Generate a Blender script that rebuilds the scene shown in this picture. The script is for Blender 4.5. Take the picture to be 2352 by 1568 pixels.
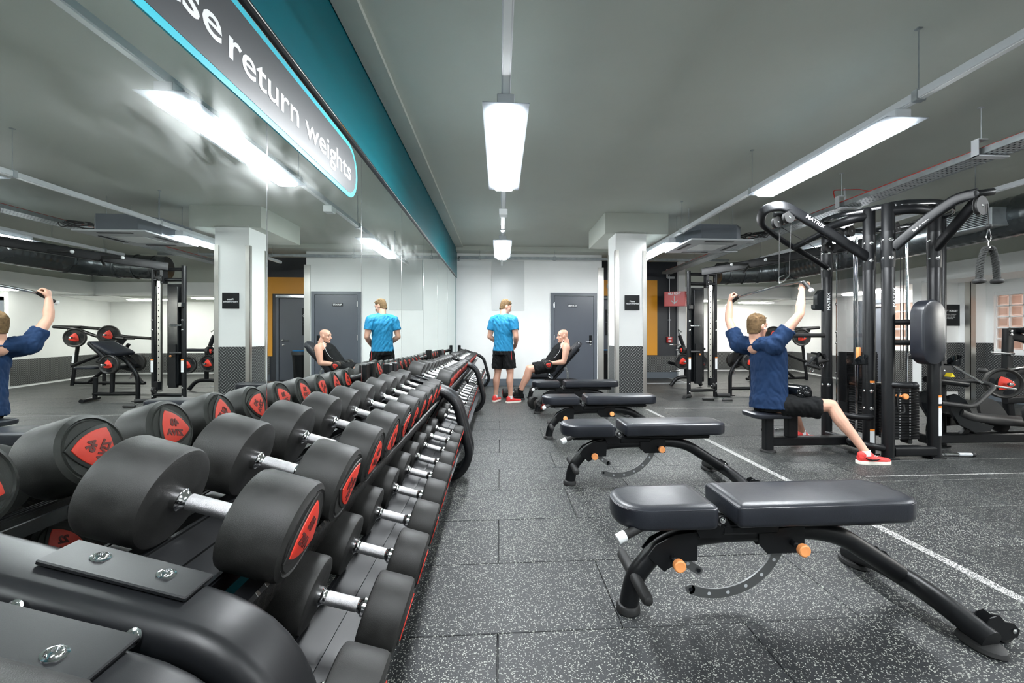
import bpy, bmesh, math, random
from mathutils import Vector, Matrix, Euler
PI = math.pi
random.seed(7)
for o in list(bpy.data.objects): bpy.data.objects.remove(o)
S = bpy.context.scene
COL = S.collection
# ---------------------------------------------------------------- camera
cam = bpy.data.cameras.new('camera'); camo = bpy.data.objects.new('camera', cam); COL.objects.link(camo)
YAW = math.atan(.0655)
camo.location = (0, 0, 1.17); camo.rotation_euler = (PI/2, 0, -YAW)
cam.sensor_fit = 'HORIZONTAL'; cam.sensor_width = 36; cam.lens = 980/2352*36
cam.shift_x = (1176-1213.2)/2352; cam.shift_y = (768-784)/2352
cam.clip_start = .02; cam.clip_end = 200
S.camera = camo
# ---------------------------------------------------------------- world, exposure
W = bpy.data.worlds.new('world'); S.world = W; W.use_nodes = True
W.node_tree.nodes['Background'].inputs[0].default_value = (.80, .90, 1, 1)
W.node_tree.nodes['Background'].inputs[1].default_value = 9.0
S.view_settings.view_transform = 'Standard'; S.view_settings.look = 'None'
S.view_settings.gamma = 1; S.view_settings.use_curve_mapping = False
S.view_settings.exposure = 0.0
LAMP = 128.0
# ---------------------------------------------------------------- materials
MT = {}
def mat(name, col, rough=.5, metal=0, bump=0, bscale=200, spec=None, coat=0, noise=0, nscale=6, trans=0, emit=None, estr=0, sheen=0, detail=3):
    m = bpy.data.materials.new(name); m.use_nodes = True; MT[name] = m
    nt = m.node_tree; b = nt.nodes['Principled BSDF']
    c = (*col, 1)
    b.inputs['Base Color'].default_value = c
    b.inputs['Roughness'].default_value = rough; b.inputs['Metallic'].default_value = metal
    if spec is not None: b.inputs['Specular IOR Level'].default_value = spec
    if coat: b.inputs['Coat Weight'].default_value = coat; b.inputs['Coat Roughness'].default_value = .15
    if trans: b.inputs['Transmission Weight'].default_value = trans
    if sheen: b.inputs['Sheen Weight'].default_value = sheen
    if emit: b.inputs['Emission Color'].default_value = (*emit, 1); b.inputs['Emission Strength'].default_value = estr
    tc = nt.nodes.new('ShaderNodeTexCoord')
    if noise:
        n = nt.nodes.new('ShaderNodeTexNoise'); n.inputs['Scale'].default_value = nscale; n.inputs['Detail'].default_value = 6
        nt.links.new(tc.outputs['Object'], n.inputs['Vector'])
        r = nt.nodes.new('ShaderNodeMapRange'); r.inputs['From Min'].default_value = .3; r.inputs['From Max'].default_value = .7
        r.inputs['To Min'].default_value = 1-noise; r.inputs['To Max'].default_value = 1+noise*.6
        nt.links.new(n.outputs['Fac'], r.inputs['Value'])
        mx = nt.nodes.new('ShaderNodeVectorMath'); mx.operation = 'SCALE'; mx.inputs[0].default_value = col
        nt.links.new(r.outputs[0], mx.inputs['Scale']); nt.links.new(mx.outputs[0], b.inputs['Base Color'])
        r2 = nt.nodes.new('ShaderNodeMapRange'); r2.inputs['From Min'].default_value = .3; r2.inputs['From Max'].default_value = .7
        ra = min(.07, noise*.25); r2.inputs['To Min'].default_value = max(0, rough-ra); r2.inputs['To Max'].default_value = min(1, rough+ra)
        nt.links.new(n.outputs['Fac'], r2.inputs['Value']); nt.links.new(r2.outputs[0], b.inputs['Roughness'])
    if bump:
        n = nt.nodes.new('ShaderNodeTexNoise'); n.inputs['Scale'].default_value = bscale; n.inputs['Detail'].default_value = detail
        nt.links.new(tc.outputs['Object'], n.inputs['Vector'])
        bp = nt.nodes.new('ShaderNodeBump'); bp.inputs['Strength'].default_value = bump; bp.inputs['Distance'].default_value = .002
        nt.links.new(n.outputs['Fac'], bp.inputs['Height']); nt.links.new(bp.outputs[0], b.inputs['Normal'])
    return m
mat('wall_white', (.89, .90, .885), .45, bump=.15, bscale=60, noise=.03, nscale=2)
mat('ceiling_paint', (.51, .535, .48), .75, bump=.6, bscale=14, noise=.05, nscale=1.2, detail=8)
mat('teal', (.0, .105, .135), .36, spec=.25)
mat('black_wall', (.022, .025, .032), .35, noise=.1, nscale=3)
mat('orange_paint', (.83, .36, .02), .4)
mat('door_grey', (.085, .095, .115), .3, bump=.3, bscale=350, noise=.03, nscale=3)
mat('frame_grey', (.10, .115, .135), .35)
mat('skirt_grey', (.11, .13, .15), .45)
mat('steel', (.60, .59, .55), .33, 1, noise=.02, nscale=3)
mat('galv', (.36, .39, .40), .45, .8, noise=.2, nscale=12)
mat('white_plastic', (.78, .80, .80), .35)
mat('light_metal', (.52, .54, .56), .4, .2)
mat('chrome', (.80, .80, .81), .09, 1)
mat('chrome_knurl', (.60, .60, .61), .36, 1, bump=.6, bscale=900, noise=.15, nscale=60)
mat('black_metal', (.006, .0065, .0075), .40, 0, bump=.04, bscale=900, spec=.28, noise=.1, nscale=8)
mat('gloss_black', (.006, .007, .008), .14)
mat('dark_duct', (.13, .145, .15), .27, .9, noise=.06, nscale=3)
mat('rubber', (.016, .016, .015), .50, 0, spec=.42, bump=.3, bscale=850, noise=.3, nscale=25)
mat('rubber_plain', (.014, .014, .014), .6, bump=.2, bscale=300)
mat('vinyl', (.015, .017, .023), .33, 0, bump=.22, bscale=260, noise=.2, nscale=7)
mat('red_badge', (.62, .035, .018), .45)
mat('letter_dark', (.10, .012, .01), .5)
mat('red_sign', (.52, .022, .018), .35)
mat('orange_knob', (.93, .36, .12), .42)
mat('sticker_white', (.75, .77, .78), .4)
mat('sticker_orange', (.85, .25, .03), .4)
mat('letter_white', (.82, .83, .84), .4)
mat('sign_black', (.008, .009, .011), .35, spec=.2)
mat('panel_grey', (.66, .68, .67), .3)
mat('cyan_paint', (.05, .50, .62), .35)
mat('sign_panel', (.045, .047, .052), .36, spec=.9)
mat('yellow', (.85, .65, .02), .4)
mat('cable_red', (.4, .03, .02), .5)
mat('skin', (.60, .33, .235), .5, noise=.08, nscale=14)
mat('hair', (.14, .09, .047), .9, spec=.1, bump=1, bscale=90, noise=.4, nscale=40)
mat('navy_cloth', (.011, .030, .080), .85, bump=.5, bscale=30, spec=.2, noise=.12, nscale=9)
mat('blue_cloth', (.004, .20, .40), .7, bump=.5, bscale=22, noise=.08, nscale=9)
mat('black_cloth', (.008, .0085, .009), .85, bump=.6, bscale=26, spec=.2, noise=.2, nscale=9)
mat('red_shoe', (.75, .05, .045), .6, bump=.4, bscale=240, noise=.15, nscale=30)
mat('shoe_sole', (.80, .76, .68), .6)
mat('white_cloth', (.8, .8, .8), .8)
mat('lip', (.45, .16, .13), .5)
mat('eye', (.03, .025, .02), .3)
mat('rope', (.018, .019, .018), .8, bump=.5, bscale=120)
mat('brick_out', (.62, .42, .35), .8, noise=.3, nscale=4)
mat('smoke_plastic', (.02, .021, .024), .08, trans=.0)
mat('green_sign', (.05, .5, .22), .4, emit=(.1, .8, .4), estr=.6)
mat('lamp_glow', (1, 1, 1), .5, emit=(.93, .97, 1), estr=LAMP)
mat('lamp_panel', (1, 1, 1), .5, emit=(1, .98, .93), estr=60)
mat('tan', (.55, .40, .28), .6)
mat('blue_plastic', (.0, .2, .5), .5)
def smoke():
    m = bpy.data.materials.new('smoked_acrylic'); m.use_nodes = True; MT['smoked_acrylic'] = m
    nt = m.node_tree; nt.nodes.clear(); N = nt.nodes.new; L = nt.links.new
    o = N('ShaderNodeOutputMaterial'); mx = N('ShaderNodeMixShader'); t = N('ShaderNodeBsdfTransparent'); g = N('ShaderNodeBsdfGlossy'); f = None
    t.inputs[0].default_value = (.72, .72, .73, 1); g.inputs[0].default_value = (.9, .9, .9, 1); g.inputs['Roughness'].default_value = .05
    mx.inputs[0].default_value = .07; L(t.outputs[0], mx.inputs[1]); L(g.outputs[0], mx.inputs[2]); L(mx.outputs[0], o.inputs[0])
smoke()
def glass_block():
    m = bpy.data.materials.new('glass_block'); m.use_nodes = True; MT['glass_block'] = m
    nt = m.node_tree; nt.nodes.clear(); N = nt.nodes.new; L = nt.links.new
    o = N('ShaderNodeOutputMaterial'); mx = N('ShaderNodeMixShader'); t = N('ShaderNodeBsdfTransparent'); tl = N('ShaderNodeBsdfTranslucent'); g = N('ShaderNodeBsdfGlossy'); m2 = N('ShaderNodeMixShader')
    t.inputs[0].default_value = (.92, .86, .82, 1); tl.inputs[0].default_value = (.95, .85, .78, 1); g.inputs['Roughness'].default_value = .05
    mx.inputs[0].default_value = .45; m2.inputs[0].default_value = .12
    L(t.outputs[0], mx.inputs[1]); L(tl.outputs[0], mx.inputs[2]); L(mx.outputs[0], m2.inputs[1]); L(g.outputs[0], m2.inputs[2]); L(m2.outputs[0], o.inputs[0])
glass_block()
def translucent():
    m = bpy.data.materials.new('prismatic'); m.use_nodes = True; MT['prismatic'] = m
    nt = m.node_tree; nt.nodes.clear(); N = nt.nodes.new; L = nt.links.new
    o = N('ShaderNodeOutputMaterial'); mx = N('ShaderNodeMixShader'); t = N('ShaderNodeBsdfTransparent'); g = N('ShaderNodeBsdfDiffuse'); tr = N('ShaderNodeBsdfTranslucent'); m2 = N('ShaderNodeMixShader')
    t.inputs[0].default_value = (.95, .97, 1, 1); g.inputs[0].default_value = (.24, .26, .28, 1); tr.inputs[0].default_value = (.35, .38, .4, 1)
    mx.inputs[0].default_value = .955; m2.inputs[0].default_value = .35
    L(g.outputs[0], m2.inputs[1]); L(tr.outputs[0], m2.inputs[2]); L(t.outputs[0], mx.inputs[1]); L(m2.outputs[0], mx.inputs[2]); L(mx.outputs[0], o.inputs[0])
translucent()
def mirror_mat():
    m = bpy.data.materials.new('mirror_glass'); m.use_nodes = True; MT['mirror_glass'] = m
    nt = m.node_tree; nt.nodes.clear(); N = nt.nodes.new; L = nt.links.new
    o = N('ShaderNodeOutputMaterial'); g = N('ShaderNodeBsdfGlossy'); g.inputs[0].default_value = (.86, .90, .875, 1); g.inputs['Roughness'].default_value = 0
    g2 = N('ShaderNodeBsdfGlossy'); g2.inputs[0].default_value = (.86, .90, .88, 1); g2.inputs['Roughness'].default_value = .22
    geo = N('ShaderNodeNewGeometry'); mp = N('ShaderNodeMapping'); mp.inputs['Scale'].default_value = (1, 1.3, 3.2); mp.inputs['Rotation'].default_value = (.6, 0, 0)
    n = N('ShaderNodeTexNoise'); n.inputs['Scale'].default_value = 1.6; n.inputs['Detail'].default_value = 7; n.inputs['Distortion'].default_value = 1.8
    sx = N('ShaderNodeSeparateXYZ'); L(geo.outputs['Position'], sx.inputs[0])
    hz = N('ShaderNodeMapRange'); hz.inputs['From Min'].default_value = 1.3; hz.inputs['From Max'].default_value = 2.0; L(sx.outputs[2], hz.inputs['Value'])
    r = N('ShaderNodeMapRange'); r.inputs['From Min'].default_value = .35; r.inputs['From Max'].default_value = .75; r.inputs['To Min'].default_value = 0; r.inputs['To Max'].default_value = .085
    ml = N('ShaderNodeMath'); ml.operation = 'MULTIPLY'
    mx = N('ShaderNodeMixShader')
    L(geo.outputs['Position'], mp.inputs[0]); L(mp.outputs[0], n.inputs['Vector']); L(n.outputs['Fac'], r.inputs['Value'])
    L(r.outputs[0], ml.inputs[0]); L(hz.outputs[0], ml.inputs[1])
    L(ml.outputs[0], mx.inputs[0]); L(g.outputs[0], mx.inputs[1]); L(g2.outputs[0], mx.inputs[2]); L(mx.outputs[0], o.inputs[0])
mirror_mat()
def floor_mat(name, dens, base, fleck, scale=165):
    m = bpy.data.materials.new(name); m.use_nodes = True; MT[name] = m
    nt = m.node_tree; b = nt.nodes['Principled BSDF']; N = nt.nodes.new; L = nt.links.new
    geo = N('ShaderNodeNewGeometry')
    dn = N('ShaderNodeTexNoise'); dn.inputs['Scale'].default_value = 90; L(geo.outputs['Position'], dn.inputs['Vector'])
    ad = N('ShaderNodeVectorMath'); ad.operation = 'MULTIPLY_ADD'; ad.inputs[1].default_value = (.012, .012, 0); L(dn.outputs['Color'], ad.inputs[0]); L(geo.outputs['Position'], ad.inputs[2])
    v = N('ShaderNodeTexVoronoi'); v.inputs['Scale'].default_value = scale; v.voronoi_dimensions = '2D'; L(ad.outputs[0], v.inputs['Vector'])
    sx = N('ShaderNodeSeparateColor'); L(v.outputs['Color'], sx.inputs[0])
    ln = N('ShaderNodeTexNoise'); ln.inputs['Scale'].default_value = 1.1; ln.inputs['Detail'].default_value = 3; L(geo.outputs['Position'], ln.inputs['Vector'])
    th = N('ShaderNodeMath'); th.operation = 'MULTIPLY_ADD'; th.inputs[1].default_value = .22; th.inputs[2].default_value = dens-.11; L(ln.outputs['Fac'], th.inputs[0])
    lt = N('ShaderNodeMath'); lt.operation = 'LESS_THAN'; L(sx.outputs[0], lt.inputs[0]); L(th.outputs[0], lt.inputs[1])
    sz = N('ShaderNodeMath'); sz.operation = 'LESS_THAN'; sz.inputs[1].default_value = .42; L(v.outputs['Distance'], sz.inputs[0])
    mu = N('ShaderNodeMath'); mu.operation = 'MULTIPLY'; L(lt.outputs[0], mu.inputs[0]); L(sz.outputs[0], mu.inputs[1])
    mx = N('ShaderNodeMix'); mx.data_type = 'RGBA'; mx.inputs[6].default_value = (*base, 1); mx.inputs[7].default_value = (*fleck, 1)
    L(mu.outputs[0], mx.inputs[0]); L(mx.outputs[2], b.inputs['Base Color'])
    b.inputs['Roughness'].default_value = .5; b.inputs['Specular IOR Level'].default_value = .45
    bn = N('ShaderNodeTexNoise'); bn.inputs['Scale'].default_value = 160; bn.inputs['Detail'].default_value = 2; L(geo.outputs['Position'], bn.inputs['Vector'])
    bp = N('ShaderNodeBump'); bp.inputs['Strength'].default_value = .5; bp.inputs['Distance'].default_value = .003; L(bn.outputs['Fac'], bp.inputs['Height']); L(bp.outputs[0], b.inputs['Normal'])
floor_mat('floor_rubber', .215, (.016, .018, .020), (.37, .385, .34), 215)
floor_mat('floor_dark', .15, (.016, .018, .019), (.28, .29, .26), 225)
floor_mat('floor_line', .75, (.10, .10, .10), (.62, .63, .60), 190)
def chequer_mat(nm='chequer_plate', scl=31, lt=(.30, .31, .30, 1), dk=(.024, .026, .028, 1)):
    m = bpy.data.materials.new(nm); m.use_nodes = True; MT[nm] = m
    nt = m.node_tree; b = nt.nodes['Principled BSDF']; N = nt.nodes.new; L = nt.links.new
    uv = N('ShaderNodeTexCoord'); mp = N('ShaderNodeMapping'); mp.inputs['Rotation'].default_value = (0, 0, PI/4); mp.inputs['Scale'].default_value = (scl, scl, scl)
    L(uv.outputs['UV'], mp.inputs[0])
    fr = N('ShaderNodeVectorMath'); fr.operation = 'FRACTION'; L(mp.outputs[0], fr.inputs[0])
    sb = N('ShaderNodeVectorMath'); sb.operation = 'SUBTRACT'; sb.inputs[1].default_value = (.5, .5, 0); L(fr.outputs[0], sb.inputs[0])
    fl = N('ShaderNodeVectorMath'); fl.operation = 'FLOOR'; L(mp.outputs[0], fl.inputs[0])
    s1 = N('ShaderNodeSeparateXYZ'); L(fl.outputs[0], s1.inputs[0]); s2 = N('ShaderNodeSeparateXYZ'); L(sb.outputs[0], s2.inputs[0])
    a = N('ShaderNodeMath'); L(s1.outputs[0], a.inputs[0]); L(s1.outputs[1], a.inputs[1])
    md = N('ShaderNodeMath'); md.operation = 'FLOORED_MODULO'; md.inputs[1].default_value = 2; L(a.outputs[0], md.inputs[0])
    def mixf(x, y):
        q = N('ShaderNodeMix'); L(md.outputs[0], q.inputs[0]); L(x, q.inputs[2]); L(y, q.inputs[3]); return q.outputs[0]
    u = mixf(s2.outputs[0], s2.outputs[1]); v = mixf(s2.outputs[1], s2.outputs[0])
    def k(x, f):
        q = N('ShaderNodeMath'); q.operation = 'MULTIPLY'; q.inputs[1].default_value = f; L(x, q.inputs[0]); p = N('ShaderNodeMath'); p.operation = 'POWER'; p.inputs[1].default_value = 2; L(q.outputs[0], p.inputs[0]); return p.outputs[0]
    sm = N('ShaderNodeMath'); L(k(u, 1.95), sm.inputs[0]); L(k(v, 5.2), sm.inputs[1])
    r = N('ShaderNodeMapRange'); r.inputs['From Min'].default_value = 1.15; r.inputs['From Max'].default_value = .7; L(sm.outputs[0], r.inputs['Value'])
    mx = N('ShaderNodeMix'); mx.data_type = 'RGBA'; mx.inputs[6].default_value = dk; mx.inputs[7].default_value = lt
    L(r.outputs[0], mx.inputs[0]); L(mx.outputs[2], b.inputs['Base Color'])
    mr = N('ShaderNodeMath'); mr.operation = 'MULTIPLY'; mr.inputs[1].default_value = .55; L(r.outputs[0], mr.inputs[0]); L(mr.outputs[0], b.inputs['Metallic'])
    b.inputs['Roughness'].default_value = .36
    bp = N('ShaderNodeBump'); bp.inputs['Strength'].default_value = .9; bp.inputs['Distance'].default_value = .002; L(r.outputs[0], bp.inputs['Height']); L(bp.outputs[0], b.inputs['Normal'])
chequer_mat(); chequer_mat('dark_chequer', 44, (.05, .045, .04, 1), (.006, .006, .006, 1))
# ---------------------------------------------------------------- mesh helpers
def V(*a): return Vector(a)
def fillet(pts, r, n=5, closed=False):
    P = [Vector(p) for p in pts]; out = []
    m = len(P)
    for i, p in enumerate(P):
        if not closed and i in (0, m-1): out.append(p); continue
        a = P[i-1]-p; b = P[(i+1) % m]-p
        rr = r[i] if isinstance(r, (list, tuple)) else r
        d = min(rr, a.length*.48, b.length*.48)
        s = p+a.normalized()*d; e = p+b.normalized()*d
        for k in range(n+1):
            t = k/n; out.append(s*(1-t)**2+p*2*t*(1-t)+e*t*t)
    return out
def rsec(w, h, r=None, n=3):
    r = min(w, h)*.25 if r is None else r
    o = []
    for cx, cy, a0 in ((w/2-r, h/2-r, 0), (-w/2+r, h/2-r, PI/2), (-w/2+r, -h/2+r, PI), (w/2-r, -h/2+r, 1.5*PI)):
        for k in range(n+1):
            a = a0+PI/2*k/n; o.append((cx+r*math.cos(a), cy+r*math.sin(a)))
    return o
class MB:
    def __init__(s): s.v = []; s.f = []; s.mi = []; s.cur = 0; s.uv = None
    def add(s, vs, fs):
        b = len(s.v); s.v += [tuple(v) for v in vs]
        for f in fs: s.f.append(tuple(b+i for i in f)); s.mi.append(s.cur)
        return s
    def m(s, i): s.cur = i; return s
    def box(s, c, d, R=None, bev=0):
        hx, hy, hz = d[0]/2, d[1]/2, d[2]/2; c = Vector(c)
        if not bev:
            vs = [Vector((x, y, z)) for x in (-hx, hx) for y in (-hy, hy) for z in (-hz, hz)]
            fs = [(0, 1, 3, 2), (4, 6, 7, 5), (0, 4, 5, 1), (2, 3, 7, 6), (0, 2, 6, 4), (1, 5, 7, 3)]
        else:
            e = min(bev, hx*.98, hy*.98, hz*.98); vs = []; idx = {}
            for sx in (-1, 1):
                for sy in (-1, 1):
                    for sz in (-1, 1):
                        for ax in range(3):
                            p = [sx*(hx-e), sy*(hy-e), sz*(hz-e)]; p[ax] = (sx*hx, sy*hy, sz*hz)[ax]
                            idx[(sx, sy, sz, ax)] = len(vs); vs.append(Vector(p))
            fs = []
            for ax in range(3):
                o1, o2 = (ax+1) % 3, (ax+2) % 3
                for sg in (-1, 1):
                    q = []
                    for a, b_ in ((-1, -1), (1, -1), (1, 1), (-1, 1)):
                        t = [0, 0, 0]; t[ax] = sg; t[o1] = a; t[o2] = b_; q.append(idx[(*t, ax)])
                    fs.append(q if sg > 0 else q[::-1])
                for a in (-1, 1):
                    for b_ in (-1, 1):
                        q = []
                        for sg, aa in ((-1, o1), (1, o1), (1, o2), (-1, o2)):
                            t = [0, 0, 0]; t[ax] = sg; t[o1] = a; t[o2] = b_; q.append(idx[(*t, aa)])
                        fs.append(q if a*b_ > 0 else q[::-1])
            for sx in (-1, 1):
                for sy in (-1, 1):
                    for sz in (-1, 1):
                        q = [idx[(sx, sy, sz, k)] for k in range(3)]; fs.append(q if sx*sy*sz > 0 else q[::-1])
        M = R.to_3x3() if R is not None else Matrix.Identity(3)
        return s.add([M@v+c for v in vs], fs)
    def bx(s, x0, x1, y0, y1, z0, z1, bev=0):
        return s.box(((x0+x1)/2, (y0+y1)/2, (z0+z1)/2), (abs(x1-x0), abs(y1-y0), abs(z1-z0)), None, bev)
    def tube(s, pts, r, n=12, sec=None, closed=False, up=(0, 0, 1), caps=True):
        P = [Vector(p) for p in pts]; m = len(P); up = Vector(up)
        T = []
        for i in range(m):
            a = P[i-1] if (i > 0 or closed) else P[i]; b = P[(i+1) % m] if (i < m-1 or closed) else P[i]
            t = (b-a); T.append(t.normalized() if t.length > 1e-9 else Vector((0, 0, 1)))
        if abs(T[0].dot(up)) > .95: up = Vector((1, 0, 0)) if abs(T[0].x) < .9 else Vector((0, 1, 0))
        N0 = (up-T[0]*up.dot(T[0])).normalized(); fr = [N0]
        for i in range(1, m):
            q = T[i-1].rotation_difference(T[i]); nn = q@fr[-1]; nn = (nn-T[i]*nn.dot(T[i])).normalized(); fr.append(nn)
        if sec is None: sec = [(math.cos(2*PI*k/n), math.sin(2*PI*k/n)) for k in range(n)]; sc = True
        else: sc = False
        k = len(sec); vs = []; fs = []
        for i in range(m):
            rr = (r[i] if isinstance(r, (list, tuple)) else r) if sc else (r[i] if isinstance(r, (list, tuple)) else 1)
            B = T[i].cross(fr[i])
            for a, b in sec: vs.append(P[i]+fr[i]*(b*rr)+B*(-a*rr))
        rng = m if closed else m-1
        for i in range(rng):
            for j in range(k):
                a = i*k+j; b = i*k+(j+1) % k; c = ((i+1) % m)*k+(j+1) % k; d = ((i+1) % m)*k+j
                fs.append((a, b, c, d))
        if caps and not closed:
            fs.append(tuple(range(k))[::-1]); fs.append(tuple((m-1)*k+j for j in range(k)))
        return s.add(vs, fs)
    def cyl(s, a, b, r, n=16, r2=None):
        a = Vector(a); b = Vector(b); r2 = r if r2 is None else r2
        return s.tube([a, b], [r, r2], n)
    def rcyl(s, a, b, r, n=20, e=.004):
        a = Vector(a); b = Vector(b); d = (b-a).normalized(); e = min(e, (b-a).length*.45, r*.9)
        return s.tube([a, a+d*e*.3, a+d*e, b-d*e, b-d*e*.3, b], [r-e, r-e*.3, r, r, r-e*.3, r-e], n)
    def lathe(s, prof, M=None, n=24):
        M = M or Matrix.Identity(4); vs = []; fs = []; m = len(prof)
        for r, z in prof:
            for k in range(n): a = 2*PI*k/n; vs.append(M@Vector((r*math.cos(a), r*math.sin(a), z)))
        for i in range(m-1):
            for k in range(n): fs.append((i*n+k, i*n+(k+1) % n, (i+1)*n+(k+1) % n, (i+1)*n+k))
        fs.append(tuple(range(n))[::-1]); fs.append(tuple((m-1)*n+k for k in range(n)))
        return s.add(vs, fs)
    def prism(s, poly, z0, z1, M=None, bev=0, cen=(0, 0)):
        M = M or Matrix.Identity(4); n = len(poly); vs = []; fs = []
        lv = [(z0, 1), (z1, 1)]
        if bev:
            rad = max(math.hypot(p[0]-cen[0], p[1]-cen[1]) for p in poly); q = 1-bev/rad
            lv = [(z0, 1), (z1-bev, 1), (z1-bev*.3, 1-(1-q)*.3), (z1, q)]
        for z, k in lv:
            for x, y in poly: vs.append(M@Vector((cen[0]+(x-cen[0])*k, cen[1]+(y-cen[1])*k, z)))
        for i in range(len(lv)-1):
            for k in range(n): fs.append((i*n+k, i*n+(k+1) % n, (i+1)*n+(k+1) % n, (i+1)*n+k))
        fs.append(tuple(range(n))[::-1]); fs.append(tuple((len(lv)-1)*n+k for k in range(n)))
        return s.add(vs, fs)
    def sph(s, c, r, nu=12, nv=8, R=None):
        r = (r, r, r) if not isinstance(r, (tuple, list)) else r; c = Vector(c); vs = []; fs = []
        M = R.to_3x3() if R is not None else Matrix.Identity(3)
        for i in range(1, nv):
            t = PI*i/nv
            for j in range(nu): a = 2*PI*j/nu; vs.append(c+M@Vector((r[0]*math.sin(t)*math.cos(a), r[1]*math.sin(t)*math.sin(a), r[2]*math.cos(t))))
        vs.append(c+M@Vector((0, 0, r[2]))); vs.append(c+M@Vector((0, 0, -r[2]))); T = len(vs)-2
        for i in range(nv-2):
            for j in range(nu): fs.append((i*nu+j, (i+1)*nu+j, (i+1)*nu+(j+1) % nu, i*nu+(j+1) % nu))
        for j in range(nu): fs.append((T, j, (j+1) % nu)); fs.append((T+1, (nv-2)*nu+(j+1) % nu, (nv-2)*nu+j))
        return s.add(vs, fs)
    def build(s, name, ms, parent=None, label=None, sharp=38, uvaxes=None, stuff=False):
        me = bpy.data.meshes.new(name)
        off = Vector((0, 0, 0)); p = parent
        while p is not None: off += p.location; p = p.parent
        me.from_pydata([tuple(Vector(v)-off) for v in s.v], [], s.f)
        ms = ms if isinstance(ms, (list, tuple)) else [ms]
        for q in ms: me.materials.append(MT[q])
        if len(ms) > 1: me.polygons.foreach_set('material_index', s.mi)
        me.polygons.foreach_set('use_smooth', [True]*len(me.polygons))
        me.update()
        if sharp: me.set_sharp_from_angle(angle=math.radians(sharp))
        if uvaxes is not None:
            uv = me.uv_layers.new(name='uv')
            for lp in me.loops:
                co = me.vertices[lp.vertex_index].co+off; uv.data[lp.index].uv = (co[uvaxes[0]], co[uvaxes[1]])
        ob = bpy.data.objects.new(name, me); COL.objects.link(ob)
        if parent: ob.parent = parent
        if label: ob['label'] = label
        if stuff: ob['kind'] = 'stuff'
        return ob
def thing(name, label, cat, loc=(0, 0, 0), group=None):
    o = bpy.data.objects.new(name, None); COL.objects.link(o); o.location = loc; o.empty_display_size = .1
    o['label'] = label; o['category'] = cat
    if group: o['group'] = group
    return o
def tag(o, label, cat, group=None):
    o['label'] = label; o['category'] = cat
    if group: o['group'] = group
    return o
def struct(o, label=None):
    o['kind'] = 'structure'
    if label: o['label'] = label
    return o
def copy_tree(o, parent=None):
    c = o.copy(); COL.objects.link(c)
    if parent: c.parent = parent
    for ch in list(o.children): copy_tree(ch, c)
    return c
def text_mesh(s, size, bold=0, extrude=.0005, align='CENTER', res=3):
    cu = bpy.data.curves.new('txt', 'FONT'); cu.body = s; cu.size = size; cu.align_x = align; cu.align_y = 'CENTER'; cu.extrude = extrude; cu.offset = bold*size; cu.resolution_u = res
    ob = bpy.data.objects.new('txt', cu); COL.objects.link(ob)
    dg = bpy.context.evaluated_depsgraph_get(); me = bpy.data.meshes.new_from_object(ob.evaluated_get(dg))
    bpy.data.objects.remove(ob); bpy.data.curves.remove(cu)
    return me
def text(name, s, size, mt, parent, o, x, y, bold=0, align='CENTER', fit=None, shear=0, ext=.0005):
    """lettering: o origin, x reading direction, y up direction, all world"""
    me = text_mesh(s, size, bold, ext, align)
    x = Vector(x).normalized(); y = Vector(y); y = (y-x*y.dot(x)).normalized(); z = x.cross(y)
    if fit:
        xs = [v.co.x for v in me.vertices]; w = max(xs)-min(xs)
        me.transform(Matrix.Diagonal((fit/w, 1, 1, 1)))
        if align == 'LEFT': pass
    if shear: me.transform(Matrix.Shear('XZ', 4, (0, 0)) if False else Matrix(((1, shear, 0, 0), (0, 1, 0, 0), (0, 0, 1, 0), (0, 0, 0, 1))))
    off = Vector((0, 0, 0)); p = parent
    while p is not None: off += p.location; p = p.parent
    o = Vector(o)-off
    M = Matrix(((x.x, y.x, z.x, o.x), (x.y, y.y, z.y, o.y), (x.z, y.z, z.z, o.z), (0, 0, 0, 1)))
    me.transform(M); me.materials.clear(); me.materials.append(MT[mt]); me.name = name
    ob = bpy.data.objects.new(name, me); COL.objects.link(ob)
    if parent: ob.parent = parent
    return ob
def bolts(lst, parent, mt='chrome'):
    for p, d, r in lst:
        b = MB(); bolt(b, p, d, r); b.build('bolt', mt, parent)
def bolt(mb, p, d, r=.011):
    p = Vector(p); d = Vector(d).normalized()
    q = Vector((0, 0, 1)).rotation_difference(d).to_matrix().to_4x4(); M = Matrix.Translation(p)@q
    mb.lathe([(r*1.3, 0), (r*1.3, r*.12), (r, r*.16), (r*.92, r*.36), (r*.66, r*.54), (r*.40, r*.58), (r*.36, r*.30)], M, 14)
    return mb
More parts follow.
